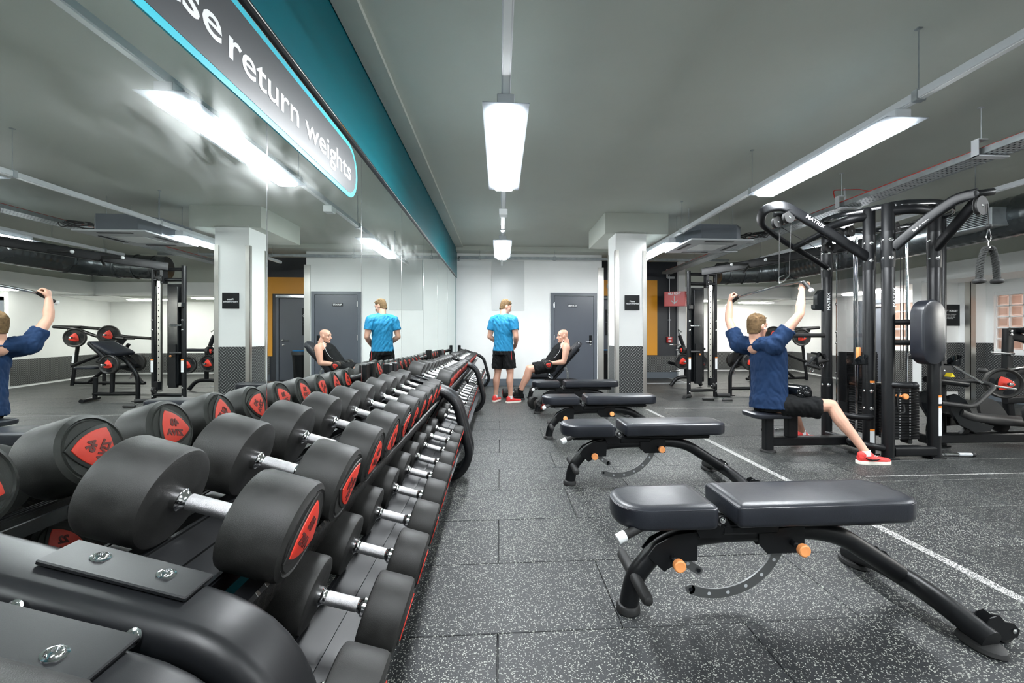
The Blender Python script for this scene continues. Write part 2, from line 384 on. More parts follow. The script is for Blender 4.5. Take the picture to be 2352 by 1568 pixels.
# ================================================================ structure
XM = -.975
fl = struct(MB().bx(-1.15, 11, -4.2, 14, -.12, -.022).build('floor', 'rubber_plain'))
py = .5128; Y0 = 1.676-py*4
cnt = 0
edges = {}
tile_me = {}
def tile(x0, x1, y0, y1, far):
    w = round(x1-x0, 4)
    key = (w, far)
    if key not in tile_me:
        mb = MB().box((0, 0, -.011), (w-.0035, py-.0035, .022), None, .0025)
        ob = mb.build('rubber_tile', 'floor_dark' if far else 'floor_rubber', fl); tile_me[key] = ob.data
    else:
        ob = bpy.data.objects.new('rubber_tile', tile_me[key]); COL.objects.link(ob); ob.parent = fl
    ob.location = ((x0+x1)/2, (y0+y1)/2, random.uniform(-.0008, 0))
farmb = MB()
for r in range(-6, 27):
    ya = Y0+r*py; yb = ya+py
    par = (r % 2 == 0)
    x = -1.0-(.5 if par else 0)-.01
    xs = [-1.1]
    k = -1.01+(0 if (r % 2 == 1) else .5)
    while k < 8.75:
        if k > -1.05: xs.append(k)
        k += 1.0
    xs.append(9.7)
    for a, b in zip(xs, xs[1:]):
        if b-a < .05: continue
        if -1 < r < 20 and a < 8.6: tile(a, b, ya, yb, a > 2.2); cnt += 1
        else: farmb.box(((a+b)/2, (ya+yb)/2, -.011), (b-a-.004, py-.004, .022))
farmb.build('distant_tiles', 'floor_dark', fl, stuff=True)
struct(MB().bx(2.27, 2.325, -2, 6.55, .0002, .0015).build('trim_1', 'floor_line'), 'worn white line painted along the rubber floor')
struct(MB().bx(2.6, 7.9, 6.56, 6.585, .0002, .0012).build('trim_2', 'floor_line'), 'thin white line painted across the floor')
struct(MB().bx(3.0, 8.6, 3.32, 3.335, .0002, .001).build('trim_3', 'floor_line'), 'thin scuffed white line near the cable tower')
CZ = 3.12
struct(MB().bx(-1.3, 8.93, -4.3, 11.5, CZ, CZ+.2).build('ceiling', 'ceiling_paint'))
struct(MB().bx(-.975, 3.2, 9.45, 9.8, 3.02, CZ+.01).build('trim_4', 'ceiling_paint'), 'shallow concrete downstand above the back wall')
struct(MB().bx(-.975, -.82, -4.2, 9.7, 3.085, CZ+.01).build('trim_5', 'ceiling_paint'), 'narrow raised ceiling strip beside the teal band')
wl = struct(MB().bx(-1.2, -1.0, -4.2, 9.82, -.1, CZ+.05).build('wall_left', 'teal'), 'teal wall behind the mirrors')
MB().bx(-1.01, -.982, -4.2, 9.8, 2.46, CZ).build('teal_band', 'teal', wl)
struct(MB().bx(-1.0, -.962, -4.2, 9.42, 2.425, 2.462, .004).build('trim_6', 'black_metal'), 'dark mirror capping rail')
struct(MB().tube([(-.960, -4.2, 2.443), (-.960, 9.42, 2.443)], .004, 6).build('trim_7', 'chrome'), 'thin bright bead along the mirror capping')
# wall behind (closed room) and right side
struct(MB().bx(-1.2, 11, -4.3, -4.1, -.1, CZ+.1).build('wall_front', 'wall_white'))
wb = struct(MB().bx(-1.1, 2.36, 9.8, 10.0, -.1, CZ+.05).build('wall_back', 'wall_white'))
struct(MB().bx(2.16, 2.36, 9.99, 11.4, -.1, CZ+.05).build('wall_passage', 'wall_white'))
struct(MB().bx(-.98, 1.15, 9.775, 9.8, 0, .155).build('baseboard_back', 'skirt_grey'))
struct(MB().bx(2.27, 2.40, 9.778, 9.80, 0, 2.72).bx(2.36, 2.385, 9.78, 9.93, 0, 2.72).build('trim_8', 'steel'), 'steel corner guard on the back wall edge')
w2 = struct(MB().bx(2.0, 4.95, 11.2, 11.4, -.1, CZ+.05).build('wall_recess', 'black_wall'), 'black wall of the recess')
MB().bx(2.4, 4.2, 11.185, 11.2, 2.2, 2.62).bx(3.80, 4.2, 11.185, 11.2, .62, 2.2).build('orange_band', 'orange_paint', w2)
MB().bx(3.86, 4.95, 11.180, 11.199, .17, .60).build('chequer_panel', 'chequer_plate', w2, uvaxes=(0, 2))
MB().bx(3.86, 4.95, 11.180, 11.2, 0, .165).build('skirting', 'skirt_grey', w2)
struct(MB().bx(3.2, 4.52, 9.97, 10.01, 0, .012).bx(4.48, 4.52, 10.0, 11.18, 0, .012).build('trim_9', 'light_metal'), 'pale floor edge strip beyond the column')
# doors
def door(name, x0, x1, y, ztop, fr='frame_grey', hinge_left=True, face=-1, handle=True):
    d = struct(MB().bx(x0, x0+.07, y-.035, y+.03, 0, ztop).bx(x1-.07, x1, y-.035, y+.03, 0, ztop).bx(x0+.07, x1-.07, y-.035, y+.03, ztop-.07, ztop).build(name, fr))
    lf = MB().bx(x0+.078, x1-.078, y-.02, y+.02, .01, ztop-.078, .002).build('door_leaf', 'door_grey', d)
    hx = x0+.074 if hinge_left else x1-.074
    for z in (.35, 1.1, 1.85):
        MB().bx(hx-.011, hx+.011, y-.036, y-.018, z-.06, z+.06, .002).build('hinge', 'chrome', d)
    return d, lf
d1, lf1 = door('door_1', 1.165, 2.235, 9.79, 2.13)
MB().bx(2.055, 2.115, 9.755, 9.772, .97, 1.15, .004).bx(2.065, 2.105, 9.748, 9.757, 1.04, 1.12, .002).build('keypad_lock', 'sign_black', d1)
MB().rcyl((2.085, 9.775, 1.0), (2.085, 9.725, 1.0), .026, 16).tube(fillet([(2.085, 9.735, 1.0), (2.085, 9.72, 1.0), (1.965, 9.72, 1.0)], .01), .009, 8).rcyl((2.085, 9.77, .93), (2.085, 9.76, .93), .024, 14).build('handle', 'chrome', d1)
ps = tag(MB().bx(1.555, 1.775, 9.760, 9.769, 1.80, 1.865, .001).build('door_sign', 'sign_black'), 'small black sign with slanted white letters on the grey door in the back wall', 'sign')
text('lettering', 'PRIVATE', .052, 'letter_white', ps, (1.665, 9.7595, 1.8325), (1, 0, 0), (0, 0, 1), .04, shear=.25)
d2, lf2 = door('door_2', 2.44, 3.70, 11.19, 2.16, handle=False)
MB().bx(2.44, 3.70, 11.14, 11.18, 2.10, 2.17, .004).build('door_head', 'chrome', d2)
MB().rcyl((3.52, 11.17, 1.02), (3.52, 11.12, 1.02), .026, 14).tube([(3.52, 11.125, 1.02), (3.38, 11.125, 1.02)], .011, 8).rcyl((3.52, 11.17, .90), (3.52, 11.155, .90), .03, 14).build('handle', 'chrome', d2)
# toilet signs on door_2
for nm, z0, lab in (('washroom_sign', 1.50, 'black sign with wheelchair, man and woman figures on the far grey door, upper of two'), ('shower_sign', 1.15, 'black sign with a shower symbol on the far grey door, lower of two')):
    s_ = tag(MB().bx(2.78, 3.06, 11.155, 11.166, z0, z0+.335, .001).build(nm, 'sign_black'), lab, 'sign')
    g = MB()
    if nm == 'washroom_sign':
        for cx in (2.86, 2.93):
            g.sph((cx, 11.153, 1.755), (.014, .002, .014), 10, 6).bx(cx-.02, cx+.02, 11.1515, 11.154, 1.665, 1.735, .001).bx(cx-.014, cx-.003, 11.1515, 11.154, 1.61, 1.67).bx(cx+.003, cx+.014, 11.1515, 11.154, 1.61, 1.67)
        g.sph((3.0, 11.153, 1.75), (.012, .002, .012), 10, 6)
        g.tube([(3.0+.035*math.cos(a), 11.153, 1.645+.035*math.sin(a)) for a in [i*PI/8-2.4 for i in range(12)]], .004, 6)
        g.tube([(3.0, 11.153, 1.735), (3.0, 11.153, 1.67), (2.975, 11.153, 1.665), (2.965, 11.153, 1.63)], .007, 6)
    else:
        g.sph((2.99, 11.153, 1.40), (.026, .002, .018), 10, 6).tube([(2.99, 11.153, 1.40), (3.015, 11.153, 1.43)], .005, 6)
        for i in range(4):
            g.tube([(2.99-.03+i*.012, 11.153, 1.375-i*.03), (2.92-i*.012+.02, 11.153, 1.345-i*.028)], .0035, 6)
    g.build('symbol', 'letter_white', s_)
sw = tag(MB().bx(2.82, 2.92, 11.165, 11.186, 2.40, 2.50, .006).build('wall_box', 'light_metal'), 'small grey square box on the orange band above the far door', 'fixture')
# pale panel on back wall, socket
tag(MB().bx(-.19, .55, 9.785, 9.798, 1.72, 2.86, .003).build('wall_panel', 'panel_grey'), 'tall pale grey panel fixed high on the white back wall', 'panel')
so = tag(MB().bx(-.17, -.02, 9.785, 9.799, .50, .60, .004).build('wall_socket', 'light_metal'), 'double wall socket low on the back wall beside the dumbbell rack', 'socket')
for q in (-.155, -.08): MB().bx(q, q+.045, 9.781, 9.786, .52, .58, .001).build('socket_plate', 'white_plastic', so)
# column
def column(x0, x1, y0, y1, z1, dado, name, gx=.055):
    c = struct(MB().bx(x0, x1, y0, y1, 0, z1).build(name, 'wall_white'))
    MB().bx(x0-.003, x1+.003, y0-.004, y1, .0, dado).build('chequer_panel', 'chequer_plate', c, uvaxes=(0, 2))
    MB().bx(x0-.005, x0+.01, y0+.02, y1-.02, .0, dado).build('chequer_panel', 'chequer_plate', c, uvaxes=(1, 2))
    MB().bx(x1-.01, x1+.005, y0+.02, y1-.02, .0, dado).build('chequer_panel', 'chequer_plate', c, uvaxes=(1, 2))
    for xx, s_ in ((x0, 1), (x1, -1)):
        for yy, t_ in ((y0, 1), (y1, -1)):
            MB().bx(xx-.008*s_, xx+gx*s_, yy-.008*t_, yy, 0, 2.52).bx(xx-.008*s_, xx, yy-.008*t_, yy+gx*t_, 0, 2.52).build('corner_guard', 'steel', c)
    return c
c1 = column(1.845, 2.345, 6.73, 7.2, 2.82, .985, 'wall_column')
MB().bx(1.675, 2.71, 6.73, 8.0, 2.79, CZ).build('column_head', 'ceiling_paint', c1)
cs = tag(MB().bx(1.99, 2.23, 6.712, 6.725, 1.56, 1.80, .001).build('column_sign', 'sign_black'), 'square black sign with two lines of white text on the white column', 'sign')
text('lettering', 'Please', .036, 'letter_white', cs, (2.11, 6.711, 1.70), (1, 0, 0), (0, 0, 1), .02)
text('lettering', 'return weights', .036, 'letter_white', cs, (2.11, 6.711, 1.665), (1, 0, 0), (0, 0, 1), .02)
# right hand side: bulkhead, far walls
struct(MB().bx(7.75, 8.9, -4.1, 10.9, 2.12, 2.42).bx(7.75, 9.7, 10.88, 13.5, 2.12, 2.15).build('wall_bulkhead', 'wall_white'), 'white bulkhead along the right side')
struct(MB().bx(4.93, 8.6, 10.9, 11.1, 2.12, 2.44).build('trim_10', 'wall_white'), 'white bulkhead across the far end')
struct(MB().bx(7.83, 8.9, -4.1, 10.9, 2.42, CZ+.02).bx(4.93, 8.6, 10.95, 11.1, 2.44, CZ+.02).build('trim_11', 'ceiling_paint'), 'wall above the bulkheads, its shade painted in as grey')  # grey ceiling paint puts this wall's shade into its colour
struct(MB().bx(4.9, 9.9, 11.0, 13.6, 2.14, 2.24).build('ceiling_far', 'ceiling_paint'), 'low ceiling of the far bay')
wf = struct(MB().bx(4.75, 9.7, 13.3, 13.5, -.1, 2.3).build('wall_far', 'wall_white'))
MB().bx(4.95, 9.5, 13.28, 13.3, .05, .62).build('chequer_panel', 'chequer_plate', wf, uvaxes=(0, 2))
struct(MB().bx(4.75, 4.95, 11.1, 13.4, -.1, CZ+.02).build('wall_side', 'wall_white'))
struct(MB().bx(5.93, 5.99, 13.26, 13.3, 0, 2.14).build('trim_12', 'steel'), 'steel strip on the far wall')
wr2 = struct(MB().add([(9.5, 13.4, -.1), (8.62, 9.9, -.1), (8.62, 9.9, 2.3), (9.5, 13.4, 2.3), (9.7, 13.4, -.1), (8.82, 9.9, -.1), (8.82, 9.9, 2.3), (9.7, 13.4, 2.3)], [(0, 1, 2, 3), (7, 6, 5, 4), (1, 5, 6, 2), (0, 3, 7, 4)]).build('wall_angled', 'wall_white'))
MB().add([(9.49, 13.35, .05), (8.62, 9.92, .05), (8.62, 9.92, .62), (9.49, 13.35, .62), (9.475, 13.35, .05), (8.605, 9.92, .05), (8.605, 9.92, .62), (9.475, 13.35, .62)], [(4, 5, 6, 7), (7, 6, 2, 3)]).build('chequer_panel', 'chequer_plate', wr2, uvaxes=(1, 2))
# right wall X=8.7 with openings for door and block windows
XR = 8.72
wr = MB()
wr.bx(XR, XR+.2, -4.2, 5.0, -.1, 2.3)
wr.bx(XR, XR+.2, 7.0, 8.0, -.1, 2.3)
wr.bx(XR, XR+.2, 9.0, 9.95, -.1, 2.3)
wr.bx(XR, XR+.2, 5.0, 7.0, -.1, .86).bx(XR, XR+.2, 8.0, 9.0, -.1, .86)
wr.bx(XR, XR+.2, 5.0, 7.0, 1.92, 2.3).bx(XR, XR+.2, 8.0, 9.0, 1.92, 2.3)
wr = struct(wr.build('wall_right', 'wall_white'))
for a, b, z in ((-3, 5.0, .98), (7.0, 8.0, 1.02), (5.0, 7.0, .82), (8.0, 9.0, .82)):
    MB().bx(XR-.012, XR+.002, a, b, .13, z).build('chequer_panel', 'chequer_plate', wr, uvaxes=(1, 2))
struct(MB().bx(XR-.016, XR, -3, 9.1, 0, .13).build('baseboard_right', 'skirt_grey'))
for i, (a, b) in enumerate(((5.0, 7.0), (8.0, 9.0))):
    wn = struct(MB().bx(XR+.02, XR+.16, a, b, .86, .90).bx(XR+.02, XR+.16, a, b, 1.86, 1.92).build('window_%d' % (i+1), 'wall_white'))
    ny = int(round((b-a)/.2)); gm = None
    for u in range(ny):
        for v in range(5):
            yc = a+.1+u*.2; zc = 1.0+v*.192
            if gm is None:
                o_ = MB().box((XR+.09, yc, zc), (.07, .182, .174), None, .02).box((XR+.052, yc, zc), (.006, .13, .12), None, .002).build('pane', 'glass_block', wn); gm = (o_.data, yc, zc)
                base = o_
            else:
                q = bpy.data.objects.new('pane', gm[0]); COL.objects.link(q); q.parent = wn; q.location = (0, yc-gm[1], zc-gm[2])
    jm = MB()
    for u in range(ny+1): jm.bx(XR+.045, XR+.13, a+u*.2-.009, a+u*.2+.009, .90, 1.87)
    for v in range(6): jm.bx(XR+.045, XR+.13, a, b, .904+v*.192-.009, .904+v*.192+.009)
    jm.build('mortar', 'wall_white', wn)
struct(MB().bx(9.9, 10.1, 3.5, 10.5, -.2, 3.4).build('wall_outside', 'brick_out'), 'warm brick wall outside the block windows')
# grey exit door in the right wall
d3 = struct(MB().bx(XR-.03, XR, 9.02, 9.10, 0, 1.98).bx(XR-.03, XR, 9.80, 9.88, 0, 1.98).bx(XR-.03, XR, 9.02, 9.88, 1.90, 1.98).build('door_3', 'frame_grey'))
MB().bx(XR-.02, XR, 9.10, 9.80, .01, 1.90).build('door_leaf', 'door_grey', d3)
MB().bx(XR-.07, XR-.02, 9.15, 9.55, 1.80, 1.86, .005).tube([(XR-.05, 9.5, 1.83), (XR-.09, 9.3, 1.87), (XR-.03, 9.2, 1.89)], .008, 6).build('door_closer', 'chrome', d3)
es = tag(MB().bx(XR-.03, XR, 9.30, 9.62, 1.995, 2.10, .003).build('exit_sign', 'white_plastic'), 'white sign with green running figure over the grey door by the block windows', 'sign')
MB().bx(XR-.034, XR-.03, 9.42, 9.50, 2.015, 2.085).build('figure_symbol', 'green_sign', es)
c2 = column(8.42, 9.06, 7.12, 7.7, 2.14, 1.02, 'pier_right', .09)
ws = tag(MB().bx(7.99, 8.43, 7.30, 7.32, 1.33, 1.72, .002).build('wall_notice', 'sign_black'), 'black framed notice with white text on the white wall behind the oval pad', 'sign')
text('lettering', "DON'T FORGET", .045, 'letter_white', ws, (8.22, 7.299, 1.60), (1, 0, 0), (0, 0, 1), .03)
for i in range(4): text('lettering', ('please wipe down all equipment', 'after use and return weights', 'to the racks so that others', 'can enjoy the gym')[i], .02, 'letter_white', ws, (8.22, 7.299, 1.54-i*.025), (1, 0, 0), (0, 0, 1))
pw = struct(MB().bx(7.7, 8.43, 7.325, 7.5, -.02, 2.14).build('wall_pier', 'wall_white'), 'white wall section beside the right pier')
MB().bx(7.7, 8.43, 7.305, 7.326, .13, 1.02).build('chequer_panel', 'chequer_plate', pw, uvaxes=(0, 2))
# ================================================================ mirrors
names = ['nearest the camera', 'second from the camera', 'third from the camera', 'fourth from the camera', 'fifth from the camera', 'sixth from the camera', 'seventh from the camera', 'narrow one against the back corner']
ms = [-.585, .635, 1.855, 3.075, 4.295, 5.515, 6.735, 7.955, 9.40]
for i in range(8):
    o = MB().bx(-.985, XM, ms[i]+.0015, ms[i+1]-.0015, .32, 2.425).build('wall_mirror', 'mirror_glass', sharp=5)
    for p_ in o.data.polygons: p_.use_smooth = False
    if i < 7: lab = 'tall wall mirror above the dumbbell racks, ' + names[i]
    else: lab = 'tall wall mirror above the racks, the last one against the back corner'
    tag(o, lab, 'mirror', 'wall mirrors along the dumbbell racks')
for i in range(1, 8):
    struct(MB().bx(-.980, -.9735, ms[i]-.0022, ms[i]+.0022, .32, 2.425).build('trim_%d' % (20+i), 'chrome'), 'polished edge of a mirror joint')
# long pill-shaped sign on the mirror
def pill(y0, y1, z0, z1, n=10):
    r = (z1-z0)/2; zc = (z0+z1)/2; p = []
    for k in range(n+1): a = -PI/2+PI*k/n; p.append((y1-r+r*math.cos(a), zc+r*math.sin(a)))
    for k in range(n+1): a = PI/2+PI*k/n; p.append((y0+r+r*math.cos(a), zc+r*math.sin(a)))
    return p
MS = Matrix(((0, 0, 1, XM), (1, 0, 0, 0), (0, 1, 0, 0), (0, 0, 0, 1)))
sg = tag(MB().prism(pill(-1.1, 2.975, 2.055, 2.405), .0005, .004, MS).build('mirror_sign', 'cyan_paint'), 'long black rounded sign with cyan border and white lettering along the mirror top', 'sign')
MB().prism(pill(-1.07, 2.945, 2.083, 2.377), .004, .0055, MS).build('sign_face', 'sign_panel', sg)
text('lettering', 'return weights', .165, 'letter_white', sg, (XM+.0065, 2.215, 2.215), (0, 1, 0), (0, 0, 1), .011, fit=1.25)
text('lettering', 'Please', .165, 'letter_white', sg, (XM+.0065, 1.275, 2.225), (0, 1, 0), (0, 0, 1), .011, fit=.55)
# ================================================================ lights and ceiling services
rowlab = {0.035: 'above the aisle', 2.66: 'over the benches', 5.2: 'over the cable tower'}
def fixture(x, y0, y1, lab, z=2.62):
    t = thing('ceiling_light', lab, 'light', (x, (y0+y1)/2, z+.03), 'linear ceiling lights')
    MB().bx(x-.055, x+.055, y0+.03, y1-.03, z-.02, z+.045, .004).build('tray', 'light_metal', t)
    pass
    MB().prism([(x-.145, y0), (x+.145, y0), (x+.145, y1), (x-.145, y1)], z-.030, z-.026).build('flange', 'prismatic', t)
    mb = MB(); pr = [(-.088, -.031), (-.086, -.052), (-.07, -.064), (.07, -.064), (.086, -.052), (.088, -.031)]
    n = len(pr); vs = [(x+a, y, z+b) for y in (y0+.07, y1-.07) for a, b in pr]
    mb.add(vs, [(k, k+1, n+k+1, n+k) for k in range(n-1)]+[(n-1, 0, n, 2*n-1)]+[tuple(range(n))[::-1], tuple(range(n, 2*n))])
    mb.build('diffuser', 'lamp_glow', t)
    return t
def trunk(x, y0, y1, z, lab):
    t = thing('light_trunking', lab, 'ceiling track', (x, y0, z))
    MB().bx(x-.028, x+.028, y0, y1, z, z+.05, .003).build('trunking', 'light_metal', t)
    MB().bx(x-.018, x+.018, y0, y1, z-.003, z+.001).build('cover_strip', 'white_plastic', t)
    return t
YS = {.035: [(-1.25, .3), (2.62, 4.2), (6.42, 8.0)], 2.66: [(-1.25, .3), (2.62, 4.2), (6.42, 8.0)], 5.2: [(-1.9, -.4), (1.25, 2.8), (5.72, 7.0)]}
names_l = {0: 'added behind the camera', 1: 'nearer the camera', 2: 'farther from the camera'}  # unseen fixtures behind the camera continue the grid, added to light the foreground
for x, rn in ((.035, 'above the aisle beside the mirrors'), (2.66, 'above the bench row'), (5.2, 'above the right side of the gym')):
    for i, (a, b) in enumerate(YS[x]):
        fixture(x, a, b, 'bright linear ceiling light %s, %s' % (rn, names_l[i]))
    t = trunk(x, -3.5, 9.3 if x < 4 else 8.6, 2.665, 'grey lighting track hanging %s' % rn)
    for y in (-1.4, 1.2, 2.55, 4.35, 6.1, 8.2):
        if x < 1 and y in (2.55,): continue
        MB().cyl((x, y, 2.71), (x, y, CZ), .0035, 6).bx(x-.034, x+.034, y-.02, y+.02, 2.655, 2.725, .003).bx(x-.015, x+.015, y-.015, y+.015, CZ-.006, CZ).build('hanger', 'galv', t)
sd = tag(MB().bx(.035-.05, .035+.05, 5.05, 5.17, 2.585, 2.66, .006).build('track_sensor', 'white_plastic'), 'small white box sensor under the aisle lighting track', 'sensor')
ct = thing('cross_track', 'grey metal cable track running across in front of the back wall', 'ceiling track', (1.5, 9.42, 2.86))
MB().bx(-.93, 5.2, 9.40, 9.46, 2.83, 2.885, .003).build('channel', 'galv', ct)
for x in (-.45, 1.2, 2.9, 4.4): MB().cyl((x, 9.43, 2.88), (x, 9.43, 3.04), .004, 6).bx(x-.03, x+.03, 9.39, 9.47, 2.82, 2.895, .003).build('hanger', 'galv', ct)
MB().box((-.89, 9.3, 2.81), (.04, .3, .05), Euler((.35, 0, 0)).to_matrix(), .003).build('end_bracket', 'galv', ct)
# perforated cable tray
tr = thing('cable_tray', 'perforated silver cable tray carrying black and red cables below the ceiling', 'cable tray', (4.25, 5, 2.74))
mb = MB(); x0, x1 = 4.10, 4.34
mb.bx(x0-.003, x0, .5, 10.6, 2.71, 2.76).bx(x1, x1+.003, .5, 10.6, 2.71, 2.76)
for k in range(2): mb.bx(x0 if k == 0 else x1-.012, x0+.012 if k == 0 else x1, .5, 10.6, 2.708, 2.711)
for j in range(5):
    xx = x0+.045+j*.0475; mb.bx(xx-.011, xx+.011, .5, 10.6, 2.708, 2.711)
for k in range(250): y = .5+k*.0405; mb.bx(x0, x1, y, y+.017, 2.7075, 2.7115)
mb.build('tray', 'galv', tr)
mb = MB()
for j in range(5): mb.tube([(x0+.03+j*.04, .5+k*.9, 2.725+.012*(j % 2)+.004*math.sin(k*2+j)) for k in range(12)], .014, 6)
mb.build('black_cables', 'rubber_plain', tr)
MB().tube([(x0-.0+.008, .5+k*.9, 2.765+.004*math.sin(k*1.7)) for k in range(12)], .007, 6).build('red_cable', 'cable_red', tr)
for y in (3.4, 4.9, 7.6):
    MB().bx(x0-.04, x0-.035, y-.03, y+.03, 2.69, 2.83).bx(x0-.04, x1+.01, y-.03, y+.03, 2.69, 2.70).bx(x0-.04, x0+.05, y-.03, y+.03, 2.83, 2.84).cyl((x0+.02, y, 2.83), (x0+.02, y, CZ-.003), .004, 6).bx(x0, x0+.04, y-.015, y+.015, CZ-.008, CZ-.002).build('bracket', 'light_metal', tr)
tag(MB().tube(fillet([(4.03, 4.9, 2.82), (4.05, 4.95, 2.93), (4.35, 4.9, 2.93), (4.5, 4.9, 2.90)], .04), .006, 6).build('loose_cable', 'cable_red'), 'loose red cable looping over the cable tray', 'cable')
# tangled cables by AC
tb = MB()
for k in range(7):
    a = k*.5
    tb.tube(fillet([(3.75, 6.5+.05*k, 2.70+.03*(k % 3)), (3.9, 6.45+.04*k, 2.78-.05*(k % 4)), (4.02, 6.2+.07*k, 2.62+.03*k), (4.15, 6.3, 2.76)], .08), .008, 6)
tag(tb.build('cable_bundle', 'rubber_plain'), 'tangle of black cables between the air conditioner and the cable tray', 'cables')
# speaker / projector like cylinder
sp = thing('ceiling_speaker', 'grey cylindrical speaker hanging beside the cable tray above the tower', 'speaker', (4.62, 5.4, 2.72))
MB().rcyl((4.45, 5.18, 2.69), (4.72, 5.55, 2.73), .105, 28, .012).build('housing', 'light_metal', sp)
MB().rcyl((4.447, 5.176, 2.69), (4.437, 5.163, 2.688), .088, 28, .003).build('grille', 'galv', sp)
MB().tube(fillet([(4.58, 5.5, 2.72), (4.62, 5.6, 2.86), (4.6, 5.4, 2.86), (4.58, 5.4, CZ)], .04), .012, 8).build('bracket', 'light_metal', sp)
# air conditioner cassette
ac = thing('air_conditioner', 'ceiling cassette air conditioner with dark grey body and white fascia', 'air conditioner', (3.25, 6.5, 2.6))
MB().prism([(2.98, 6.15), (3.52, 6.15), (3.66, 6.29), (3.66, 6.85), (2.82, 6.95), (2.82, 6.35)], 2.56, 2.81).build('body', 'galv', ac).data.materials[0] = MT['frame_grey']
MB().bx(2.75, 3.68, 5.98, 6.98, 2.535, 2.56, .006).build('fascia', 'light_metal', ac)
MB().bx(3.0, 3.43, 6.27, 6.70, 2.527, 2.534, .002).build('intake_panel', 'white_plastic', ac)
for a in ((3.0, 3.43, 6.06, 6.11), (3.0, 3.43, 6.85, 6.90), (2.83, 2.88, 6.27, 6.70), (3.55, 3.60, 6.27, 6.70)): MB().bx(*a, 2.529, 2.535, .001).build('air_slot', 'sign_black', ac)
for x, y in ((2.9, 6.4), (3.6, 6.4), (3.6, 6.8), (2.9, 6.85)): MB().cyl((x, y, 2.81), (x, y, CZ), .004, 6).build('hanger', 'galv', ac)
# spiral duct
dt = thing('air_duct', 'large dark spiral ventilation duct along the right side and across the back', 'duct', (6.08, 6, 2.55))
path = fillet([(6.15, 1.0, 2.6), (6.08, 8.95, 2.55), (4.75, 9.05, 2.50)], .75, 14)
def dens(P, st):
    out = [P[0]]
    for a, b in zip(P, P[1:]):
        n = max(1, int((b-a).length/st))
        for k in range(1, n+1): out.append(a.lerp(b, k/n))
    return out
PD = dens(path, .028); rr = [.235+(.0045 if (i % 4 == 0) else 0) for i in range(len(PD))]
nx = sum(1 for p in PD if p.y < 8.2)
MB().tube(PD[:nx+1], rr[:nx+1], 28).build('spiral_pipe', 'dark_duct', dt)
MB().tube(PD[nx:], .235, 28).build('smooth_pipe', 'dark_duct', dt)
for i in range(nx+6, len(PD)-1, 11):
    MB().tube([PD[i], PD[i].lerp(PD[i+1], .5), PD[i+1]], [.245, .25, .245], 28).build('collar', 'dark_duct', dt)
MB().bx(5.70, 5.93, 4.6, 5.3, 2.44, 2.66, .01).build('grille_box', 'galv', dt)
mb = MB()
for k in range(9): mb.bx(5.692, 5.70, 4.64, 5.26, 2.465+k*.021, 2.475+k*.021)
mb.build('grille', 'sign_black', dt)
for y in (2.5, 4.4, 6.4, 8.2): MB().cyl((6.08, y, 2.78), (6.08, y, CZ), .005, 6).build('hanger', 'galv', dt)
# lamps in the far bay and over the windows, plus one added out of view
fb = thing('far_light', 'slim bright light panel in the low far ceiling left of the far bay', 'light', (5.6, 11.9, 2.12)); MB().bx(5.25, 6.15, 11.75, 12.0, 2.115, 2.138, .003).build('diffuser', 'lamp_panel', fb)
fb = thing('far_light', 'slim bright light over the grey exit door by the block windows', 'light', (8.2, 8.2, 2.1)); MB().bx(8.1, 8.35, 8.45, 9.6, 2.085, 2.118, .003).build('diffuser', 'lamp_panel', fb)
fb = thing('far_light', 'slim light in the far ceiling nearest the right corner', 'light', (7.6, 12.4, 2.12)); MB().bx(7.2, 8.2, 12.3, 12.5, 2.115, 2.138, .003).build('diffuser', 'lamp_panel', fb)
fb = thing('far_light', 'added unseen light panel in the soffit over the right wall, beside the camera', 'light', (8.2, 2.5, 2.1)); MB().bx(8.05, 8.4, 1.5, 3.6, 2.09, 2.118, .003).build('diffuser', 'lamp_panel', fb)  # added lamp outside the view, brightens the right wall
# help point sign
hp = thing('help_point_sign', 'red three-dimensional HELP POINT sign with white arrows by the black wall', 'sign', (4.35, 10.6, 1.9))
a_, b_, c_ = (4.17, 10.62), (4.60, 10.38), (4.83, 10.62)
for (p, q) in ((a_, b_), (b_, c_)):
    dx, dy = q[0]-p[0], q[1]-p[1]; L_ = math.hypot(dx, dy)
    R = Matrix.Rotation(math.atan2(dy, dx), 3, 'Z')
    MB().box(((p[0]+q[0])/2, (p[1]+q[1])/2, 2.07), (L_, .012, .36), R, .002).build('panel', 'red_sign', hp)
    nx_, ny_ = dy/L_, -dx/L_
    ce = ((p[0]+q[0])/2+nx_*.008, (p[1]+q[1])/2+ny_*.008)
    text('lettering', 'HELP POINT', .075*(L_/.49)**.5, 'letter_white', hp, (ce[0], ce[1], 2.20), (dx, dy, 0), (0, 0, 1), .03, fit=.62*L_)
    ux, uy = dx/L_, dy/L_
    P_ = lambda u, z: (ce[0]+ux*u, ce[1]+uy*u, z)
    k = L_/.49
    MB().tube([P_(0, 2.14), P_(0, 1.955)], .012, 4).tube([P_(-.075*k, 2.03), P_(0, 1.945)], .012, 4).tube([P_(.075*k, 2.03), P_(0, 1.945)], .012, 4).build('arrow', 'letter_white', hp)
for z in (1.885, 2.246): MB().prism([a_, b_, c_], z, z+.007).build('cap', 'red_sign', hp)
MB().bx(4.47, 4.53, 10.6, 11.2, 2.05, 2.09).build('wall_bracket', 'light_metal', hp)
cd = thing('wall_conduit', 'thin grey conduit running down the black wall to the red call box', 'conduit', (4.5, 11.15, 1.2))
MB().tube([(4.52, 11.15, 2.75), (4.52, 11.15, 1.12)], .013, 8).build('pipe', 'light_metal', cd)
